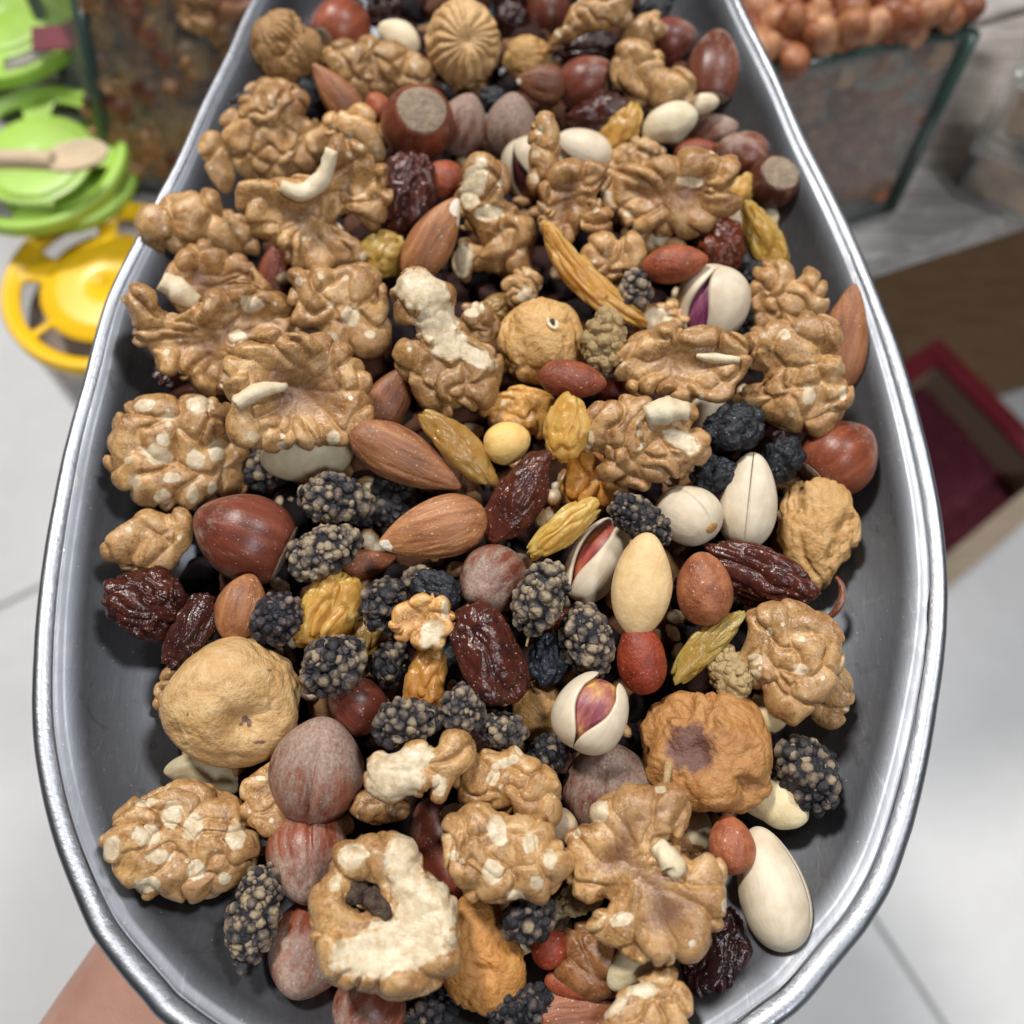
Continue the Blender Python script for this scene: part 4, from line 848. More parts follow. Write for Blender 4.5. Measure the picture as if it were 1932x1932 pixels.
# --- pistachios
PI('pistachio with a purple kernel in its wide-open shell, beside black raisins', 1342, 580, 158, 126, 254, 1, 17, 24, kcol=(0.8,0.5,1.4))
PI('plain closed pistachio standing point up beside the wrinkled fig', 1412, 945, 184, 106, 84, 1, 1, 0)
PI('pistachio facing out with an orange stem scar', 1296, 969, 142, 112, 150, 1, 2, 40, tilt=-42, eye=True)
PI('open pistachio half hidden behind the blanched almond', 1126, 1058, 170, 92, 62, 0, 22, -40, kcol=(1.2,0.6,0.6))
PI('gaping pistachio with a yellow and pink kernel, above the split hazelnut', 1116, 1344, 150, 122, 62, 2, 30, -4, kcol=(1.25,1.05,1.0))
PI('large whole cream pistachio alone on the metal near the lip', 1456, 1675, 226, 134, 101, 1, 1, 70)
PI('empty pistachio shell standing behind the narrow walnut sliver', 1000, 325, 128, 92, 290, 0, 20, 30, kcol=(0.5,0.4,0.4))
PI('pistachio showing a brown kernel edge behind the C-shaped walnut', 1100, 288, 112, 84, 155, 1, 16, -50, kcol=(0.8,0.7,0.6))
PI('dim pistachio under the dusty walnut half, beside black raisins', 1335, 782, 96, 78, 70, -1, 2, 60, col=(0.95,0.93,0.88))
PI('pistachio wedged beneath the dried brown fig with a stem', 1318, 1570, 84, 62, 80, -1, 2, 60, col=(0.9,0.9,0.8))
PI('cream pistachio under the open walnut half with the white sliver', 580, 850, 176, 130, 195, 0, 1, 80, col=(1.02,1.04,0.95))

# --- cashews and other pale kernels
CA('cream cashew curled round its dark notch, beside the scoop wall', 1262, 238, 96, 74, 20, 0.7, 2)
CA('pale cashew tip pointing away from the curled cashew', 1318, 208, 74, 38, 20, 0.3, 1)
CA('cream cashew bulging out below the dried brown fig', 1452, 1518, 130, 84, -25, 0.6, 0, (0.95,0.92,0.8))
CA('white kernel piece at the back between a hazelnut and the pleated fig', 748, 78, 78, 62, -35, 0.4, 1, (1.05,1.05,1.05))
CA('flat dull cream kernel under the large tan fig', 385, 1468, 136, 76, -12, 0.4, -1, (0.75,0.75,0.68))
CA('beige kernel chunk between the white-chipped walnut and the split hazelnut', 1064, 1566, 62, 70, 60, 0.3, 0, (0.98,0.92,0.88))
CA('cream wedge of kernel sticking out below the fan-shaped walnut', 1212, 1826, 130, 76, 35, 0.3, 1, (1.0,1.02,0.95))
CA('pale kernel bit beside the shiny date-like raisin at the wall', 1386, 425, 62, 62, 70, 0.4, 1, (0.98,0.88,0.8))
CA('small white kernel behind the crumpled amber raisin at the wall', 1448, 422, 46, 44, 0, 0.3, 0)
CA('small cream kernel deep in the gap below the wide walnut', 1000, 545, 60, 44, 50, 0.3, -1)
CA('beige kernel behind the white mulberry and speckled walnut quarter', 1448, 1360, 60, 82, 70, 0.3, 0, (0.9,0.8,0.62))
CA('white kernel scrap above the small red peanut near the lip', 1058, 1742, 48, 34, 60, 0.3, -1, (1.0,1.0,1.05))
PN('yellow roasted chickpea between the amber raisin and brown raisin', 956, 836, 88, 80, 20, 1, (1.12,0.86,0.42), MCA, 'chickpea', 'roasted_chickpea', 0.05)

# --- peanuts in their skins
PN('small shiny peanut beside the hazelnut with the round pale base', 714, 204, 58, 50, 120, 1, (1.3,1.0,0.9))
PN('round red-brown peanut below the hazelnut with the round pale base', 838, 340, 82, 72, 170, 1, (1.15,0.8,0.75))
PN('oblong red-brown peanut under the fig with a white eye', 1079, 716, 126, 72, -8, 2, (0.85,0.62,0.6))
PN('upright copper peanut beside the wrinkled brown raisin', 1329, 1112, 138, 106, 96, 2, (1.2,1.2,1.05))
PN('glossy dark red peanut with a lengthwise crease, above the gaping pistachio', 1210, 1242, 138, 92, 97, 1, (0.95,0.42,0.35))
PN('orange peanut beside the large whole pistachio', 1380, 1595, 106, 86, 95, 1, (1.3,1.15,1.05))
PN('small red peanut in the gap near the lip beside a black mulberry', 1040, 1790, 78, 66, 30, 0, (1.15,0.55,0.5))
PN('red peanut half hidden below the reddish hazelnut and cashew', 1312, 285, 80, 44, 10, 0, (0.9,0.6,0.6))
PN('dark red peanut showing between walnuts below the oblong peanut', 1160, 738, 66, 54, 20, 0, (0.7,0.35,0.35))
PN('red peanut in the dark gap behind the twisted amber raisin', 1205, 560, 60, 44, 30, -1, (0.8,0.5,0.5))

# --- mulberries
MU('grey-tan mulberry lying level beside the large ridged almond', 635, 944, 150, 90, -6, 1, 0.55)
MU('black mulberry behind the two large almonds', 740, 965, 130, 110, -10, -1, 0.30)
MU('tan mulberry angled beside the level ridged almond', 612, 1040, 150, 92, 24, 1, 0.75)
MU('purple-grey mulberry beside the crumpled amber raisin', 522, 1166, 112, 104, 50, 1, 0.36, size=0.85, col=(1,0.95,1.1))
MU('round speckled mulberry beside the large tan fig', 630, 1256, 130, 122, 40, 1, 0.56, size=1.05)
MU('dark mulberry between the amber raisin and the peach walnut chip', 722, 1140, 108, 86, 70, 1, 0.40)
MU('dim mulberry below the peach walnut chip', 738, 1252, 96, 74, 80, 0, 0.40)
MU('plump mulberry with tan drupelets, just above a taller tan one', 1022, 1128, 146, 102, 70, 2, 0.72, stem=True)
MU('tan mulberry hanging below a similar one, beside the gaping pistachio', 1108, 1208, 142, 96, 108, 1, 0.70)
MU('speckled mulberry covering the lower end of the amber strip', 766, 1366, 132, 94, 10, 2, 0.55, size=1.05)
MU('grey mulberry between the amber strip and dark date-like raisin', 870, 1338, 88, 80, 80, 2, 0.58)
MU('small grey mulberry touching the grey one by the date-like raisin', 945, 1374, 96, 72, -20, 1, 0.55)
MU('black mulberry alone on the metal beside the dried brown fig', 1521, 1456, 148, 112, 116, 1, 0.46, size=1.15)
MU('tan-dotted mulberry on the metal beside the column of hazelnuts', 482, 1722, 178, 94, 78, 1, 0.66, size=0.95)
MU('short black mulberry end below the white-chipped walnut', 995, 1733, 98, 90, 30, 1, 0.34, size=1.3)
MU('black rough mulberry between the amber raisin and the pistachio with a scar', 1206, 980, 128, 78, -42, 2, 0.42, size=0.75)
MU('small mulberry below the smooth orange almond kernel', 1197, 550, 78, 66, 80, 1, 0.62)
MU('pale little mulberry in the gap above the black raisin', 788, 1088, 62, 44, 20, 0, 0.75)
MU('shadowed mulberry deep below the brain-like scuffed walnut', 495, 880, 110, 80, 60, -1, 0.42)
MU('white mulberry beside the fig with a white eye', 1140, 648, 122, 92, 85, 2, white=True, col=(1.12,1.0,0.72))
MU('white mulberry beside the speckled walnut quarter', 1380, 1272, 112, 84, 115, 1, white=True, col=(1.25,1.15,0.85))
MU('white mulberry end poking from under the fan-shaped walnut', 1092, 1700, 88, 56, 10, 0, white=True, col=(1.15,1.1,0.85))
MU('black mulberry at the scoop lip below the brown fig', 985, 1900, 130, 80, 10, 0, 0.25)
MU('black mulberry clump in shade above the split hazelnut', 1030, 1425, 80, 74, 60, 0, 0.22)
MU('dark mulberry at the lip below the ring-shaped walnut', 810, 1905, 120, 70, 10, -1, 0.35)
MU('grey mulberry in shade at the back by the scoop wall', 452, 205, 66, 50, 40, -2, 0.40)
MU('black mulberry in the gap beside the standing walnut piece', 1402, 620, 110, 46, 88, 0, 0.20, size=0.85)

# --- raisins
RA('big wrinkled brown raisin beside the butterfly walnut half', 760, 372, 165, 118, 70, 'brown', 1, (1.2,1.2,1.3))
RA('brown raisin at the back between the plum hazelnut and golden raisin', 1130, 223, 124, 84, 15, 'brown', 1, (1.0,1.0,1.1))
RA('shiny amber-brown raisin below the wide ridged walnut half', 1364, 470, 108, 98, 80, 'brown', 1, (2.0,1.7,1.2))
RA('long glossy brown raisin beside the roasted chickpea', 980, 938, 206, 94, 56, 'brown', 1, (1.35,1.25,1.15), wr=0.6, point=0.15, fq=0.8)
RA('wrinkled brown raisin lying behind the upright copper peanut', 1428, 1082, 212, 110, -20, 'brown', 1, (1.3,1.15,1.1), wr=1.15, fq=0.9)
RA('fat dark raisin against the scoop wall below the two-lobed fragment', 278, 1142, 152, 132, -20, 'brown', 1, (1.0,0.9,0.9), wr=1.1)
RA('narrow shiny dark raisin beside the large tan fig', 362, 1192, 156, 74, 66, 'brown', 1, (0.8,0.85,1.0))
RA('large dark date-like raisin beside the tan mulberries', 924, 1230, 208, 132, 112, 'brown', 2, (1.15,1.05,1.05), wr=0.75, fq=0.75)
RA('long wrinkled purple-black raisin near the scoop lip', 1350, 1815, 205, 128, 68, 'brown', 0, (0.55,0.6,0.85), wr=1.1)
RA('brown raisin under the knotted walnut half beside black raisins', 1450, 835, 90, 60, 40, 'brown', -1)
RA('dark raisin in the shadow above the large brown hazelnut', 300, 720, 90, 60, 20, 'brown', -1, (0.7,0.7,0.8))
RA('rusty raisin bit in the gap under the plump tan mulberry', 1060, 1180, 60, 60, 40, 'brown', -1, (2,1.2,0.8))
RA('amber raisin bit at the end of the greyish walnut', 634, 118, 54, 70, 100, 'gold', 0)
RA('golden raisin with a pointed tip beside the cashew', 1172, 250, 122, 68, 52, 'gold', 1, (0.85,0.8,0.7), bend=0.4)
RA('golden raisin tip behind the wide ridged walnut half', 1396, 366, 78, 50, 60, 'gold', 1, (0.95,0.9,0.8), point=0.3)
RA('crumpled amber raisin against the scoop wall below the heart-based hazelnut', 1446, 460, 150, 64, 118, 'gold', 1, (0.72,0.72,0.5), wr=1.4)
RA('dull golden raisin beside the tilted tan almond', 728, 482, 96, 88, 60, 'gold', 0, (0.72,0.78,0.7))
RA('long twisted amber raisin strip from the ragged walnut to the white mulberry', 1105, 535, 268, 58, -44, 'gold', 1, (0.95,0.85,0.75), bend=0.35, wr=1.2)
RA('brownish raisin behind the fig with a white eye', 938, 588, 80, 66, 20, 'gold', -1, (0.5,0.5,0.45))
RA('translucent amber raisin between the ridged almond and the chickpea', 865, 844, 196, 74, -46, 'gold', 1, (0.62,0.58,0.52), wr=0.55, fq=0.7)
RA('bright yellow raisin above the glossy brown raisin', 1070, 806, 122, 92, 70, 'gold', 2, (1.0,1.0,0.9), wr=0.9)
RA('pale yellow raisin lying on the half-hidden open pistachio', 1060, 998, 172, 66, 40, 'gold', 1, (1.0,1.05,0.9), wr=0.9, point=0.15)
RA('crumpled yellow raisin beside the purple-grey mulberry', 622, 1148, 156, 112, 60, 'gold', 0, (0.92,0.86,0.66), wr=1.4)
RA('greenish thin raisin beside the glossy dark red peanut', 1329, 1218, 192, 58, 46, 'gold', 1, (0.62,0.68,0.55), wr=0.9, bend=-0.2)
RA('amber dried strip standing below the peach walnut chip', 803, 1282, 140, 80, 80, 'gold', 1, (0.78,0.62,0.5), wr=1.2)
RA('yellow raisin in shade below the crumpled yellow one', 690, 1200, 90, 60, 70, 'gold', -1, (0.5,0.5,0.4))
RA('large black raisin beside the dusty walnut half', 1384, 808, 124, 100, 20, 'black', 2, wr=1.3)
RA('black raisin between the closed pistachio and the round hazelnut', 1478, 866, 92, 78, 60, 'black', 1, wr=1.2)
RA('black raisin above the pistachio with an orange scar', 1345, 896, 88, 80, 20, 'black', 1, wr=1.3)
RA('black finely wrinkled raisin above the date-like raisin', 826, 1116, 104, 74, -20, 'black', 1, wr=0.9)
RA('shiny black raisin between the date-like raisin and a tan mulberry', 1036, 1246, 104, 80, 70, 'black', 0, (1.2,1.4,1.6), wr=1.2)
RA('small black raisin beside the bent almonds at the back', 580, 182, 74, 60, 100, 'black', 0)
RA('black raisin bit by the amber raisin at the scoop wall', 1420, 522, 54, 62, 80, 'black', 0, wr=1.2)
RA('black raisin under the amber dried strip', 852, 1250, 100, 50, 80, 'black', -1)
RA('black raisin showing in the gap above the dusty pointed hazelnut', 930, 190, 60, 46, 10, 'black', 0)

RA('added raisin coloured dark for the unlit scoop back beside the white kernel piece', 730, 25, 90, 60, 20, 'brown', -1, (0.5,0.5,0.6))  # this and the next three are added, darkened to stand for the unlit back
RA('added raisin coloured dark for the unlit back beside the pale pleated fig', 965, 40, 80, 70, 70, 'brown', -1, (0.5,0.5,0.6))
RA('added raisin coloured dark for the black shade under the arching walnut crust', 1105, 90, 120, 60, 10, 'brown', -1, (0.5,0.5,0.6))
RA('added raisin, black for the unlit back, between the wine hazelnut and the short walnut lobe', 1240, 25, 90, 66, 40, 'black', -1)
# --- dried figs and other fruit
FG('folded brown fig at the back corner of the scoop', 536, 88, 136, 138, 0, 1, (0.72,0.62,0.5), 1.0, fold=0.8, ost=(-25, -46))
FG('pale round fig with pleats radiating from its centre', 875, 82, 150, 162, 0, 2, (1.22,1.2,1.2), 0.25, fold=1.0, ost=(8, -6), lump=0.4)
FG('dim tan fig at the back beside the dark ridged almond', 996, 112, 96, 84, 10, 0, (0.95,0.85,0.65), 0.8)
FG('golden fig with a white-ringed eye', 1020, 646, 164, 172, 0, 1, (1.15,1.05,0.85), 0.55, ost=(20, -36), lump=0.8)
FG('wrinkled tan fig against the scoop wall beside the closed pistachio', 1540, 1006, 150, 220, 0, 0, (1.05,0.95,0.78), 1.35, lump=0.6)
FG('largest smooth tan fig beside the bare metal', 442, 1327, 260, 236, 0, 1, (1.13,1.10,1.05), 0.34, dark=[(20, 28, 10, 12), (28, 36, 8, 14), (14, 38, 7, 7), (60, -60, 8, 5), (-80, 20, 6, 8), (44, 70, 26, 6)], lump=0.6, pinch=(28, 40))
FG('sunken brown fig with a stalk and a dark patch', 1336, 1420, 246, 236, 0, 1, (0.85,0.62,0.42), 1.5, stem=(-72, 16, -8, 62), dark=[(-32, -10, 84, 78)], pinch=(-20, 0))
FG('rust-brown fig under the ring-shaped walnut', 905, 1798, 172, 206, 20, 0, (0.95,0.66,0.34), 0.9)
FG('small tan fig behind the gaping pistachio', 1018, 1342, 104, 118, 0, -1, (0.9,0.8,0.6), 0.3)
FG('brown fig sunk below the amber raisin tips', 1120, 880, 90, 80, 0, -1, (0.9,0.6,0.35), 1.2)
e = root('shell_fragment', pose(spot(1562, 1132, 0, 20)[0], 60), 'curved brown strip of nutshell beside the wrinkled tan fig', 'nutshell', None)
_p, _k = spot(1562, 1132, 0, 20)
_t = catmull([(-42, -8, 0), (-20, -20, 4), (8, -22, 6), (34, -10, 4), (46, 10, 0)], 8, False)
_v, _f = tube(_t, np.interp(np.linspace(0, 1, len(_t)), [0, .5, 1], [4, 8, 4]), 10); _v[:, 2] *= 1.6
kid('shell_strip', mesh('shell_strip', _v * _k, tri(_f), MH, {'dust': np.full(len(_v), .35)}), e, (1.1, 0.95, 0.9))

# --- lumps low in the gaps, skins darkened to deepen the shade there
def buried():
    r = np.random.default_rng(7); parts, tone = [], []; n, f = ico(3)
    xs = []
    for i in range(5000):
        a = r.uniform(0, 2 * math.pi); q = math.sqrt(r.random()); R = float(rim_r(a)) * q
        x, y = CEN[0] + R * math.cos(a), CEN[1] + R * math.sin(a)
        lim = 0.70 if y < 0.0 else (0.76 if y < 0.06 else ((0.80 if y < .09 else 0.86) if abs(x + .006) > .045 else 0.99))
        if y < -0.055: lim = 0.66
        if q > lim: continue
        if any((x - u) ** 2 + (y - w) ** 2 < 0.0048 ** 2 for u, w in xs): continue
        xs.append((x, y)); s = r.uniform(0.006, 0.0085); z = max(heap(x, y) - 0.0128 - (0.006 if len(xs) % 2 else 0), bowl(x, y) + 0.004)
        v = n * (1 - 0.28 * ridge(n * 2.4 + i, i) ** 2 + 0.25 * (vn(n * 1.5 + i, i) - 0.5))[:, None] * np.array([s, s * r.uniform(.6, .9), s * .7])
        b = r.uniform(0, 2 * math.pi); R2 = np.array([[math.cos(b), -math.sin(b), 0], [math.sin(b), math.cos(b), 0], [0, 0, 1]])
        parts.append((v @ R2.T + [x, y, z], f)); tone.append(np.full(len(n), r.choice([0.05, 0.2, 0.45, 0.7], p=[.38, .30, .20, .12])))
    s = N('gap_shade_fruit_skin'); g = s.noise(500, 4, 0.6)
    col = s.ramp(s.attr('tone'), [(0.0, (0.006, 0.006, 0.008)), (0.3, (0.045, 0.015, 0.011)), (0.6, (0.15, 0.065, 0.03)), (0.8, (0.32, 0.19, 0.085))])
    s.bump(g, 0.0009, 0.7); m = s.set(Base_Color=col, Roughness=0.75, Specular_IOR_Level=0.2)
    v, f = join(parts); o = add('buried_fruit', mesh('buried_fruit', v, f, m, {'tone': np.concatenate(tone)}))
    o['label'] = 'mass of dried fruit and nuts deep in the heap, darkened for gap shade'; o['category'] = 'dried fruit'; o['kind'] = 'stuff'
buried()
def crumbs():
    r = np.random.default_rng(3); n, f = ico(1); parts = []
    for i in range(800):
        a = r.uniform(0, 2 * math.pi); q = r.uniform(0.55, 0.97); R = float(rim_r(a)) * q
        x, y = CEN[0] + R * math.cos(a), CEN[1] + R * math.sin(a); s = 0.00022 * (1 + r.exponential(0.7))
        parts.append((n * [s, s * r.uniform(.5, 1), s * .6] + [x, y, bowl(x, y) + s * .4], f))
    v, f = join(parts); o = add('nut_crumbs', mesh('nut_crumbs', v, f, MCA)); o['kind'] = 'stuff'; o['category'] = 'crumbs'
    o['label'] = 'tiny pale nut crumbs and dust scattered over the bare metal'; o.color = (0.8, 0.7, 0.6, 1)
crumbs()

def fragments():
    r = np.random.default_rng(21); n, f = ico(2); parts = []
    for i in range(420):
        a = r.uniform(0, 2 * math.pi); q = 0.74 * math.sqrt(r.random()); R = float(rim_r(a)) * q
        x, y = CEN[0] + R * math.cos(a), CEN[1] + R * math.sin(a); s = r.uniform(.0012, .0032)
        v = n * (1 + 0.5 * (vn(n * 1.8 + i, i) - .5))[:, None] * [s, s * r.uniform(.5, .9), s * .6]
        b = r.uniform(0, 6.28); v = v @ np.array([[math.cos(b), math.sin(b), 0], [-math.sin(b), math.cos(b), 0], [0, 0, 1]])
        parts.append((v + [x, y, heap(x, y) - r.uniform(.006, .011)], f))
    v, f = join(parts); o = add('nut_fragments', mesh('nut_fragments', v, f, MW, {'chip': vn(v * 300, 3) * .9, 'core': np.zeros(len(v))})); o['kind'] = 'stuff'; o['category'] = 'nut fragments'
    o['label'] = 'small broken bits of walnut lodged in the gaps of the heap'; o.color = (0.85, 0.8, 0.75, 1)
fragments()
# ------------------------------------------------------------------ the shop around: floor, shelf, bins, lids, box, arm
FLZ, SHZ = -0.60, -0.177
def m_tile():
    s = N('glazed_floor_tile'); f = s.noise(3.0, 5, 0.6, dist=0.8); g = s.noise(40, 4, 0.7)
    col = s.mix(s.ramp(g, [(0.35, 0.0), (0.75, 0.35)]), s.ramp(f, [(0.3, (0.70, 0.695, 0.69)), (0.7, (0.80, 0.80, 0.80))]), (0.62, 0.60, 0.575))
    return s.set(Base_Color=col, Roughness=0.28, Specular_IOR_Level=0.4)
def m_wood(name, a, b, scale, rot=0.0, rough=0.6):
    s = N(name); co = s.mapping((1.0, 12, 12), (0, 0, rot)); g = s.noise(scale, 5, 0.6, co, 0.6); h = s.noise(scale * 6, 3, 0.6, co)
    col = s.mix(s.ramp(h, [(0.45, 0.0), (0.8, 0.45)]), s.ramp(g, [(0.3, a), (0.7, b)]), tuple(0.45 * x for x in a))
    s.bump(g, 0.002, 0.4); return s.set(Base_Color=s.mix(1.0, col, s.objcol(), 'MULTIPLY'), Roughness=rough)
def m_glass(name, tint, rough, diff):
    s = N(name); tr = s.n('ShaderNodeBsdfTransparent'); tr.inputs[0].default_value = (*tint, 1)
    gl = s.n('ShaderNodeBsdfGlossy'); gl.inputs['Roughness'].default_value = rough
    df = s.n('ShaderNodeBsdfDiffuse'); df.inputs[0].default_value = (0.52, 0.53, 0.52, 1)
    lw = s.n('ShaderNodeLayerWeight'); lw.inputs[0].default_value = 0.5; fr = s.math('ADD', s.math('MULTIPLY', s.math('POWER', lw.outputs['Facing'], 4.0), 0.6), 0.04)
    m1 = s.n('ShaderNodeMixShader'); s.L(s.ramp(s.noise(30, 4, 0.65), [(0.3, diff * 0.6), (0.7, diff * 1.3)]), m1.inputs[0]); s.L(tr.outputs[0], m1.inputs[1]); s.L(df.outputs[0], m1.inputs[2])
    m2 = s.n('ShaderNodeMixShader'); s.L(fr, m2.inputs[0]); s.L(m1.outputs[0], m2.inputs[1]); s.L(gl.outputs[0], m2.inputs[2])
    s.L(m2.outputs[0], s.t.nodes['Material Output'].inputs[0]); return s.m
def m_flat(name, c, rough=0.4, var=0.12, scale=40, **kw):
    s = N(name); f = s.noise(scale, 4, 0.6)
    col = s.ramp(f, [(0.3, tuple(x * (1 - var) for x in c)), (0.7, tuple(min(1, x * (1 + var)) for x in c))])
    return s.set(Base_Color=s.mix(1.0, col, s.objcol(), 'MULTIPLY'), Roughness=rough, **kw)
MT = m_tile(); MGLASS = m_glass('bin_glass', (0.90, 0.95, 0.92), 0.08, 0.16); MPLAS = m_glass('clear_plastic', (0.95, 0.94, 0.92), 0.18, 0.26)
MEDGE = m_flat('green_glass_edge', (0.045, 0.075, 0.062), 0.15); MGROUT = m_flat('grout', (0.42, 0.42, 0.42), 0.9)
MLIME = m_flat('lime_plastic', (0.36, 0.57, 0.085), 0.38, 0.06, Subsurface_Weight=0.1, Subsurface_Radius=(0.003, 0.005, 0.001))
MYEL = m_flat('yellow_plastic', (0.86, 0.52, 0.015), 0.32, 0.05, Subsurface_Weight=0.1, Subsurface_Radius=(0.005, 0.003, 0.001))
MWASH = m_wood('whitewashed_wood', (0.22, 0.185, 0.165), (0.66, 0.63, 0.61), 34, 0.31)
MBRN = m_wood('brown_board', (0.17, 0.095, 0.045), (0.30, 0.18, 0.09), 20, 0.31)
MPALEW = m_wood('pale_wood', (0.40, 0.29, 0.19), (0.56, 0.44, 0.31), 40, -0.6)
MRED = m_flat('red_paint', (0.24, 0.014, 0.026), 0.5); MSUM = m_flat('crimson_spice', (0.12, 0.014, 0.028), 0.85, 0.75, 220)
MSPOON = m_wood('spoon_wood', (0.56, 0.42, 0.26), (0.70, 0.56, 0.38), 50)

def quad_solid(pts, t, z=None):      # flat slab with its top face on pts (any n-gon), thickness t downward
    pts = [np.array(p, float) for p in pts]; n = len(pts); bm = bmesh.new()
    a = [bm.verts.new(p) for p in pts]; b = [bm.verts.new(p - [0, 0, t]) for p in pts]
    bm.faces.new(a); bm.faces.new(b[::-1])
    for i in range(n): bm.faces.new((a[i], b[i], b[(i+1) % n], a[(i+1) % n]))
    bmesh.ops.recalc_face_normals(bm, faces=bm.faces); return bm
def from_bm(name, bm, m):
    me = bpy.data.meshes.new(name); bm.to_mesh(me); bm.free(); me.materials.append(m); return me

# floor with its tiles
def floor():
    g = add('floor', from_bm('floor', quad_solid([(-2, -1.6, FLZ - .004), (2.4, -1.6, FLZ - .004), (2.4, 2.6, FLZ - .004), (-2, 2.6, FLZ - .004)], 0.02), MGROUT)); g['kind'] = 'structure'
    a, b = P(1640, 1720, FLZ)[0], P(1780, 1932, FLZ)[0]; u = (b - a)[:2]; u /= np.linalg.norm(u); w = np.array([-u[1], u[0]]); S, G = 0.90, 0.0035
    o2 = P(40, 1124, FLZ)[0][:2]; off = (o2 - a[:2]) @ u
    for i in range(-3, 4):
        for j in range(-3, 4):
            c = a[:2] + u * (off + i * S) + w * (j * S); m = c + (u + w) * S / 2
            if not (-1.9 < m[0] < 2.3 and -1.5 < m[1] < 2.5): continue
            q = [c + u * G / 2 + w * G / 2, c + u * (S - G / 2) + w * G / 2, c + u * (S - G / 2) + w * (S - G / 2), c + u * G / 2 + w * (S - G / 2)]
            o = add('tile', from_bm('tile', quad_solid([(*p, FLZ) for p in q], 0.006), MT), g); bevel(o, 0.0012)
floor()

# shelf the bins stand on
def shelf():
    e = bpy.data.objects.new('shelf', None); COL.objects.link(e); tag(e, 'whitewashed plank shelf under the glass bins', 'shelf')
    A0, A1 = P(1631, 493, SHZ)[0], P(1932, 397, SHZ)[0]; u = (A1 - A0)[:2]; u /= np.linalg.norm(u); w = np.array([-u[1], u[0]])
    w0 = 0.0
    for i in range(5):
        wd = 0.118; c = A0[:2] - u * 0.33 + w * w0; L = 1.1
        q = [c, c + u * L, c + u * L + w * (wd - .003), c + w * (wd - .003)]
        bevel(add('plank', from_bm('plank', quad_solid([(*p, SHZ) for p in q], 0.02), MWASH), e), 0.002); w0 += wd
    q = [P(*p, SHZ)[0] for p in ((-260, 380), (250, 372), (330, 330), (330, -200), (-260, -200))]
    add('side_board', from_bm('side_board', quad_solid(q, 0.02), MWASH), e)
    for px, py in ((1250, 300), (2700, -300)):
        p = P(px, py, SHZ)[0]; v, f = boxvf((p[0] - .02, p[1] - .02, FLZ), (p[0] + .02, p[1] + .02, SHZ - .02)); add('leg', mesh('leg', v, f, MWASH, smooth=False), e)
    q = [P(*p, FLZ + .02)[0] for p in ((1250, 1000), (1700, 790), (2300, 610), (2300, 100), (1100, 250))]
    o = add('low_board', from_bm('low_board', quad_solid(q, 0.018), MBRN)); tag(o, 'brown board lying in the shade beneath the plank shelf', 'board')
shelf()

def glass_bin(label, bot, top, th=0.004):
    e = bpy.data.objects.new('glass_bin', None); COL.objects.link(e); e.location = np.mean(bot, 0); tag(e, label, 'glass bin', 'glass bins on the shelf')
    bpy.context.view_layer.update()
    def k(nm, v, f, m, sm=False):
        o = add(nm, mesh(nm, v, f, m, smooth=sm), e); o.matrix_parent_inverse = e.matrix_world.inverted(); return o
    c = (np.mean(bot, 0) + np.mean(top, 0)) / 2
    for i in range(4):
        j = (i + 1) % 4; b0, b1, t0, t1 = bot[i], bot[j], top[i], top[j]
        n = np.cross(b1 - b0, t0 - b0); n /= np.linalg.norm(n)
        if n @ (c - b0) < 0: n = -n
        v, f = hexa([b0, b1, b1 + n * th, b0 + n * th], [t0, t1, t1 + n * th, t0 + n * th]); k('glass_panel', v, f, MGLASS)
        v, f = tube([t0 + n * th / 2, t1 + n * th / 2], 0.0022, 8); k('glass_edge', v, tri(f), MEDGE, True)
        v, f = tube([b0 + n * th / 2, b1 + n * th / 2], 0.0030, 8); k('glass_edge', v, tri(f), MEDGE, True)
        v, f = tube([b0, t0], 0.0034, 8); k('glass_edge', v, tri(f), MEDGE, True)
    v, f = hexa([b + [0, 0, .001] for b in bot], [b + [0, 0, .005] for b in bot]); k('glass_floor', v, f, MGLASS)
    return e
def bil(q, a, b): return (q[0] * (1 - a) + q[1] * a) * (1 - b) + (q[3] * (1 - a) + q[2] * a) * b
zt = -0.080
ft, fb = [P(1330, 163, zt)[0], P(1835, 62, zt)[0]], [P(1330, 512, SHZ + .004)[0], P(1679, 391, SHZ + .004)[0]]
bk = P(1838, -330, zt)[0] - ft[1]
binR = (np.array([fb[0], fb[1], fb[1] + bk * .9, fb[0] + bk * .9]), np.array([ft[0], ft[1], ft[1] + bk, ft[0] + bk]))
glass_bin('glass bin heaped with red-skinned peanuts at the end of the shelf', *binR)
tl, tr = P(140, -45, zt)[0], P(585, 48, zt)[0]; bl, br = P(212, 345, SHZ + .004)[0], P(560, 405, SHZ + .004)[0]
tlb = P(20, -190, zt)[0]; blb = P(188, 292, SHZ + .004)[0]
binL = (np.array([bl, br, br + (blb - bl), blb]), np.array([tl, tr, tr + (tlb - tl), tlb]))
def _sq(b):                          # deepen the left bin so it is a real container
    bot, top = b; d = np.array([-0.03, 0.12, 0]); bot = bot.copy(); top = top.copy()
    return bot, top
binL2 = (np.array([bl, br, br + (blb - bl) * 3, bl + (blb - bl) * 3]), np.array([tl, tr, tr + (tlb - tl) * 1.6, tl + (tlb - tl) * 1.6]))
glass_bin('glass bin of dark mixed nuts beside the lime green lids', *binL2)

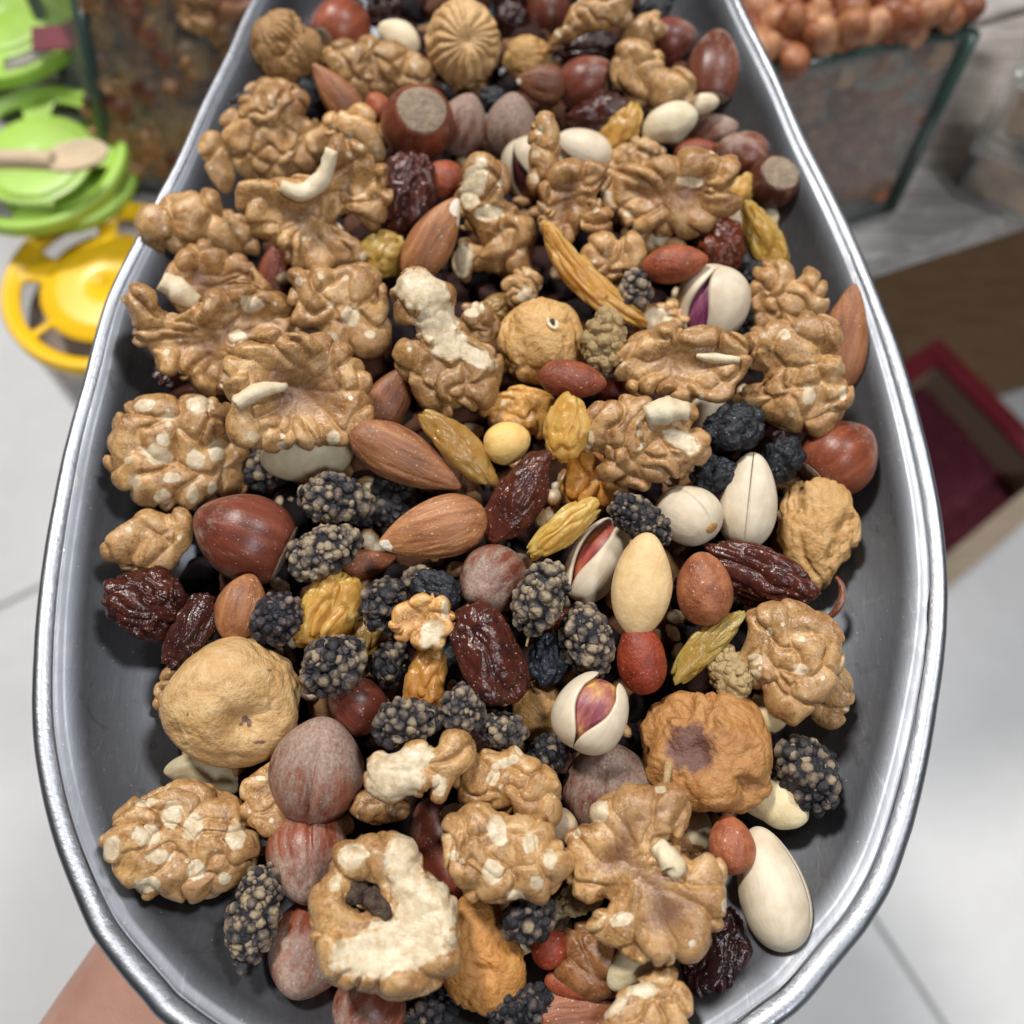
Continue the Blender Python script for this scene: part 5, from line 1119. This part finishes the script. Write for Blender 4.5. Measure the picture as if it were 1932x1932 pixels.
# nuts in the bins: copies of a few
def proto_mesh(nm, dims, m, seed, lv=3, wr=0.0):
    n, f = ico(lv); v = n * (1 + 0.12 * (vn(n * 1.6, seed) - 0.5) - wr * ridge(n * 2.2, seed) ** 2)[:, None]; v[:, 1:] *= (1 - 0.12 * n[:, 0])[:, None]
    return mesh(nm, v * np.array(dims), f, m, {'dust': np.full(len(v), .2), 'chip': np.zeros(len(v)), 'core': np.zeros(len(v))})
MROAST = m_plain('roasted_peanut', (0.19, 0.050, 0.022), (0.44, 0.19, 0.085), 170, 0.36, 0.0006, 0.5, 0.06, speck=0)
def fill(b, kinds, nx, ny, label, cat, group, heap_z, rng, cell, side_rows):
    bot, top = b; first = {}
    spots = []
    for i in range(nx):                       # the heaped top
        for j in range(ny):
            a, c = (i + rng.uniform(.2, .8)) / nx, .62 * (j + rng.uniform(.2, .8)) / ny; p = bil(top, .03 + .94 * a, .03 + .94 * c)
            spots.append(p + [0, 0, heap_z + rng.normal(0, .003)])
    for r in range(side_rows):                # those lying against the front glass
        for i in range(nx):
            a, q = .03 + .94 * (i + rng.uniform(.2, .8)) / nx, (r + rng.uniform(.3, .7)) / side_rows
            f0 = bot[0] * (1 - a) + bot[1] * a; t0 = top[0] * (1 - a) + top[1] * a; inn = (bil(bot, .5, .5) - (bot[0] + bot[1]) / 2); inn = inn / np.linalg.norm(inn)
            p = f0 * (1 - q) + t0 * q; spots.append(p + inn * (cell * .62 + rng.uniform(0, .003)) + [0, 0, .004 - .012 * q])
    for p in spots:
        nm, me, cols, lab = kinds[rng.integers(len(kinds))]
        if nm not in first:
            o = bpy.data.objects.new(nm, me); first[nm] = o
        else: o = first[nm].copy()
        COL.objects.link(o); o.location = p; o.rotation_euler = rng.uniform(0, 6.28, 3); o.scale = (rng.uniform(.85, 1.15),) * 3
        o.color = (*cols[rng.integers(len(cols))], 1); tag(o, lab, cat[nm], group)
    fr = 0.020 / np.linalg.norm(bot[3] - bot[0])
    v, f = hexa([bil(bot, x, y) + [0, 0, .004] for x, y in ((.1, fr), (.9, fr), (.9, .9), (.1, .9))], [bil(top, x, y) + [0, 0, heap_z - cell * .7] for x, y in ((.08, fr), (.92, fr), (.92, .92), (.08, .92))])
    return v, f
rg = np.random.default_rng(11)
pk = [('bin_peanut', proto_mesh('bin_peanut', (.0096, .0064, .0062), MROAST, 3), [(.8,.7,.7), (1,.95,.9), (.6,.5,.5), (1.5,1.9,2.2), (1.1,1.2,1.2), (.7,.55,.5)], 'red-skinned peanut in the heap of the glass bin')]
v, f = fill(binR, pk, 16, 9, '', {'bin_peanut': 'peanut'}, 'peanuts heaped in the glass bin', 0.004, rg, .0145, 6)
o = add('peanut_mass', mesh('peanut_mass', v, f, MROAST, smooth=False)); o['kind'] = 'stuff'; o['category'] = 'peanuts'; o['label'] = 'mass of peanuts filling the inside of the glass bin'; o.color = (.5, .4, .4, 1)
mk = [('bin_almond', proto_mesh('bin_almond', (.013, .0075, .0055), MA, 4), [(.8,.85,.95), (1.0,.95,1.0)], 'brown almond pressed against the dark mixed bin glass'),
      ('bin_hazelnut', proto_mesh('bin_hazelnut', (.0095, .009, .009), MH, 5), [(1.3,1.35,1.6), (1.0,1.0,1.2)], 'shelled hazelnut in the glass bin of dark mixed nuts'),
      ('bin_raisin', proto_mesh('bin_raisin', (.010, .0065, .005), MDR, 6, 4, .2), [(2,1.8,1.8), (1.2,1.2,1.5)], 'dark raisin in the glass bin of mixed nuts'),
      ('bin_walnut', proto_mesh('bin_walnut', (.013, .010, .007), MW, 7, 4, .3), [(.95,.95,1.0), (.75,.75,.75)], 'walnut piece in the glass bin of dark mixed nuts')]
v, f = fill(binL2, mk, 13, 6, '', {'bin_almond': 'almond', 'bin_hazelnut': 'hazelnut', 'bin_raisin': 'raisin', 'bin_walnut': 'walnut'}, 'mixed nuts in the dark glass bin', -0.004, rg, .013, 9)
o = add('nut_mass', mesh('nut_mass', v, f, MDR, smooth=False)); o['kind'] = 'stuff'; o['category'] = 'nuts'; o['label'] = 'dark mass of mixed nuts filling the inside of the bin'
_c = P(105, 78, -0.13)[0]
o = add('price_label', from_bm('price_label', quad_solid([_c + np.array(d) * .0095 for d in ((-1, -.7, .1), (1, -.5, .1), (1, .5, .6), (-1, .3, .6))], 0.0012), MRED)); tag(o, 'small red label seen through the side of the dark nut bin', 'label')
o.color = (0.9, 2.5, 2.0, 1)

# slotted plastic lids, their jar, the wooden spoon
def lid_mesh(nm, R, m, slots, inner, outer, half, dome=0.0, ngon=96):
    rr = [0.0001, .25, .45, .52, .56, inner, (inner + outer) / 2, outer, outer + .04, .93, .97, 1.0, 1.0, .985]
    zz = [.012, .012, .012, .006, -.03, -.03, -.03, -.03, -.02, .05, .05, .03, -.10, -.12]
    vs, fs = [], []
    for r, z in zip(rr, zz):
        for k in range(ngon):
            t = 2 * math.pi * k / ngon; q = R * r * (1 if ngon > 60 else 1); vs.append((q * math.cos(t), q * math.sin(t), z * R))
    for a in range(len(rr) - 1):
        for k in range(ngon):
            t = math.degrees(2 * math.pi * (k + .5) / ngon)
            if inner <= rr[a] < outer - 1e-6 and any(abs((t - s + 180) % 360 - 180) < half for s in slots): continue
            fs.append((a*ngon+k, a*ngon+(k+1) % ngon, (a+1)*ngon+(k+1) % ngon, (a+1)*ngon+k))
    me = mesh(nm, vs, [f[::-1] for f in fs], m); return me
def lid(label, px, py, z, rpx, m, slots, grp, rot=0, tiltx=0.0):
    p, t = P(px, py, z); R = rpx * t / FPX
    o = add('slotted_lid', lid_mesh('slotted_lid', R, m, slots, .62, .82, 27)); o.location = p; o.rotation_euler = (tiltx, 0, rot)
    md = o.modifiers.new('thick', 'SOLIDIFY'); md.thickness = R * .045; md.offset = -1; bevel(o, R * .012, 2)
    return tag(o, label, 'lid', grp), p, R
lid('lime green slotted lid carrying the wooden spoon', 66, 296, -0.150, 172, MLIME, [140, 60, 325, 235], 'slotted plastic lids')
lid('lime green slotted lid overlapping the one with the spoon', 4, 26, -0.138, 172, MLIME, [310, 230, 40, 140], 'slotted plastic lids')
lid('lime green slotted lid lowest of the pile, near the yellow lid', 130, 330, -0.164, 128, MLIME, [320, 230, 60, 140], 'slotted plastic lids')
e = bpy.data.objects.new('lidded_jar', None); COL.objects.link(e)
p, t = P(196, 536, -0.170); R = 190 * t / FPX; e.location = (p[0], p[1], FLZ); tag(e, 'clear jar with a yellow slotted lid standing on the floor', 'jar')
o = kid('yellow_lid', lid_mesh('yellow_lid', R, MYEL, [128, 198, 68, 250, 10, 310], .64, .83, 24, ngon=72), e); o.location = (0, 0, -0.170 - FLZ)
md = o.modifiers.new('thick', 'SOLIDIFY'); md.thickness = R * .05; md.offset = -1
zz = np.linspace(0, -0.175 - FLZ, 8); k_ = 64
v = np.array([(R * w * math.cos(2 * math.pi * i / k_), R * w * math.sin(2 * math.pi * i / k_), z) for z, w in zip(zz, [.90, .98, 1.03, 1.04, 1.02, 1.0, .98, .95]) for i in range(k_)])
f = np.array([(a*k_+i, a*k_+(i+1) % k_, (a+1)*k_+(i+1) % k_, (a+1)*k_+i) for a in range(7) for i in range(k_)])
kid('jar_wall', mesh('jar_wall', v, f, MPLAS), e)
v2 = v * [.95, .95, .96] + [0, 0, .004]; top = len(v2); v2 = np.vstack([v2, [[0, 0, v2[-1][2]]]]); f2 = np.vstack([tri(f), [(7*k_+i, 7*k_+(i+1) % k_, top) for i in range(k_)]])
kid('jar_contents', mesh('jar_contents', v2, f2, m_flat('jar_filling', (0.30, 0.235, 0.20), 0.7, .3, 120)), e)
sp = [P(x, y, -0.128)[0] for x, y in ((-120, 300), (-20, 300), (60, 301), (105, 305))]; bowl_c = P(142, 293, -0.128)[0]
e = bpy.data.objects.new('wooden_spoon', None); COL.objects.link(e); e.location = sp[3]; tag(e, 'small pale wooden spoon lying on a lime green lid', 'spoon'); bpy.context.view_layer.update()
v, f = tube(catmull(np.array(sp), 5, False), 0.0042, 10); o = add('spoon_handle', mesh('spoon_handle', v, tri(f), MSPOON), e); o.matrix_parent_inverse = e.matrix_world.inverted()
n, f = ico(4); b = n * np.array([.0145, .0085, .0045]); b[:, 2] -= .004 * (n[:, 2] > 0) * (1 - n[:, 0] ** 2 - n[:, 1] ** 2) * 1.6
a = 0.24; b = b @ np.array([[math.cos(a), math.sin(a), 0], [-math.sin(a), math.cos(a), 0], [0, 0, 1]]); o = add('spoon_bowl', mesh('spoon_bowl', b + bowl_c, f, MSPOON), e); o.matrix_parent_inverse = e.matrix_world.inverted()

# clear boxes stacked at the end of the shelf
C0, C1 = P(1768, 372, SHZ + .002)[0], P(1932, 440, SHZ + .002)[0]; u = C1 - C0; u[2] = 0; u /= np.linalg.norm(u); w = np.array([-u[1], u[0], 0]); S = 0.17
names = ['lowest clear plastic box of the stack beside the peanut bin', 'middle clear plastic box of the stack beside the peanut bin', 'topmost clear plastic box of the stack beside the peanut bin']
MFILL = m_flat('box_filling', (0.50, 0.29, 0.12), 0.6, .7, 60)
for i in range(3):
    z0 = C0 + [0, 0, .040 * i] + (u * rg.uniform(-.002, .004)); e = bpy.data.objects.new('plastic_box', None); COL.objects.link(e); tag(e, names[i], 'plastic box', 'stacked clear boxes'); e.location = z0
    bpy.context.view_layer.update()
    def k(nm, lo, hi, m, s0=0.0):
        b = [z0 + u * x + w * y + [0, 0, lo] for x, y in ((s0, s0), (S - s0, s0), (S - s0, S - s0), (s0, S - s0))]; t_ = [q + [0, 0, hi - lo] for q in b]
        v, f = hexa(b, t_); o = add(nm, mesh(nm, v, f, m, smooth=False), e); o.matrix_parent_inverse = e.matrix_world.inverted(); bevel(o, .002, 2); return o
    k('tray', 0, .030, MPLAS, .004); k('lid', .0305, .0385, MPLAS, 0.0); k('filling', .002, .026, MFILL, .008)

# the open spice box on the floor
def spice_box():
    zr = -0.505; q = [P(*p, zr)[0] for p in ((1772, 638), (2031, 901), (1640, 1230), (1440, 862))]
    e = bpy.data.objects.new('spice_box', None); COL.objects.link(e); e.location = np.mean(q, 0); tag(e, 'open wooden box with red edges holding crimson spice', 'box'); bpy.context.view_layer.update()
    c = np.mean(q, 0); th = 0.017
    for i in range(4):
        a, b = q[i], q[(i + 1) % 4]; d = (b - a) / np.linalg.norm(b - a); n = np.array([-d[1], d[0], 0])
        if n @ (c - a) < 0: n = -n
        a2, b2 = (a, b) if i % 2 == 0 else (a + d * th, b - d * th)
        for nm, z0, z1, m, pr in (('board', FLZ + .003, zr - .004, MPALEW, 0.0), ('red_edge' if i != 1 else 'pale_edge', zr - .004, zr, MRED if i != 1 else MPALEW, .0006)):
            ins = [a2 - n * pr, b2 - n * pr, b2 + n * (th + pr), a2 + n * (th + pr)]
            v, f = hexa([np.array([*p[:2], z0]) for p in ins], [np.array([*p[:2], z1]) for p in ins]); o = add(nm, mesh(nm, v, f, m, smooth=False), e); o.matrix_parent_inverse = e.matrix_world.inverted()
        if i == 1:
            ins = [a - n * .0012, b - n * .0012, b, a]; v, f = hexa([np.array([*p[:2], FLZ + .012]) for p in ins], [np.array([*p[:2], FLZ + .030]) for p in ins]); o = add('red_stripe', mesh('red_stripe', v, f, MRED, smooth=False), e); o.matrix_parent_inverse = e.matrix_world.inverted()
    G = 90; t = np.linspace(.045, .955, G); X, Y = np.meshgrid(t, t, indexing='ij'); pts = np.array([bil(q, a, b) for a, b in zip(X.ravel(), Y.ravel())])
    pts[:, 2] = zr - .042 + .010 * (fbm(pts * 14, 3) - .5) * 2 + .006 * vn(pts * 260, 5); i = np.arange(G * G).reshape(G, G)
    f = np.stack([i[:-1, :-1].ravel(), i[1:, :-1].ravel(), i[1:, 1:].ravel(), i[:-1, 1:].ravel()], 1)
    o = add('spice_heap', mesh('spice_heap', pts, f, MSUM)); o['kind'] = 'stuff'; o['category'] = 'spice'; o['label'] = 'dark crimson ground spice filling the open red-edged box'
spice_box()

# the arm that holds the scoop from beneath
def arm():
    s = N('skin'); f = s.noise(55, 4, 0.6); g = s.noise(1100, 3, 0.6)
    col = s.ramp(f, [(0.3, (0.42, 0.215, 0.155)), (0.7, (0.52, 0.285, 0.215))]); s.bump(g, 0.0003, 0.5)
    m = s.set(Base_Color=col, Roughness=0.5, Subsurface_Weight=0.15, Subsurface_Radius=(0.004, 0.0015, 0.001), Subsurface_Scale=1.0)
    V, E, R = [], [], []
    def chain(pts, rad, start=None):
        last = start
        for p, r in zip(pts, rad):
            V.append(tuple(p)); R.append(r); i = len(V) - 1
            if last is not None: E.append((last, i))
            last = i
        return last
    A_ = [P(70, 2350, -.105)[0], P(170, 2180, -.095)[0], P(257, 2020, -.088)[0], P(345, 1862, -.082)[0], P(425, 1730, -.078)[0]]
    wr_ = chain(A_, [.036, .034, .0315, .029, .027]); palm = P(520, 1590, -.072)[0]; palm2 = P(610, 1470, -.066)[0]
    k1 = chain([palm, palm2], [.026, .027], wr_)
    for dx, dy, ln in ((-90, -10, .9), (-30, -40, 1.0), (35, -45, .95), (95, -25, .8)):
        b = P(640 + dx, 1400 + dy, -.062)[0]; d = np.array([0.55, 0.83, 0.0]); d /= np.linalg.norm(d)
        chain([b, b + d * .022 * ln + [0, 0, .004], b + d * .042 * ln + [0, 0, .006], b + d * .060 * ln + [0, 0, .004]], [.0095, .0085, .008, .007], k1)
    b = P(700, 1620, -.064)[0]; chain([b, b + np.array([.024, .012, .006]), b + np.array([.044, .022, .010])], [.0115, .0095, .008], wr_ + 1)
    me = bpy.data.meshes.new('person'); me.from_pydata(V, E, []); o = add('person', me); me.materials.append(m)
    md = o.modifiers.new('skin', 'SKIN'); md.use_smooth_shade = True
    for i, r in enumerate(R): me.skin_vertices[0].data[i].radius = (r, r * .92)
    me.skin_vertices[0].data[0].use_root = True
    o.modifiers.new('sub', 'SUBSURF').render_levels = 2
    tag(o, 'bare forearm of a person reaching under the scoop', 'person')
arm()
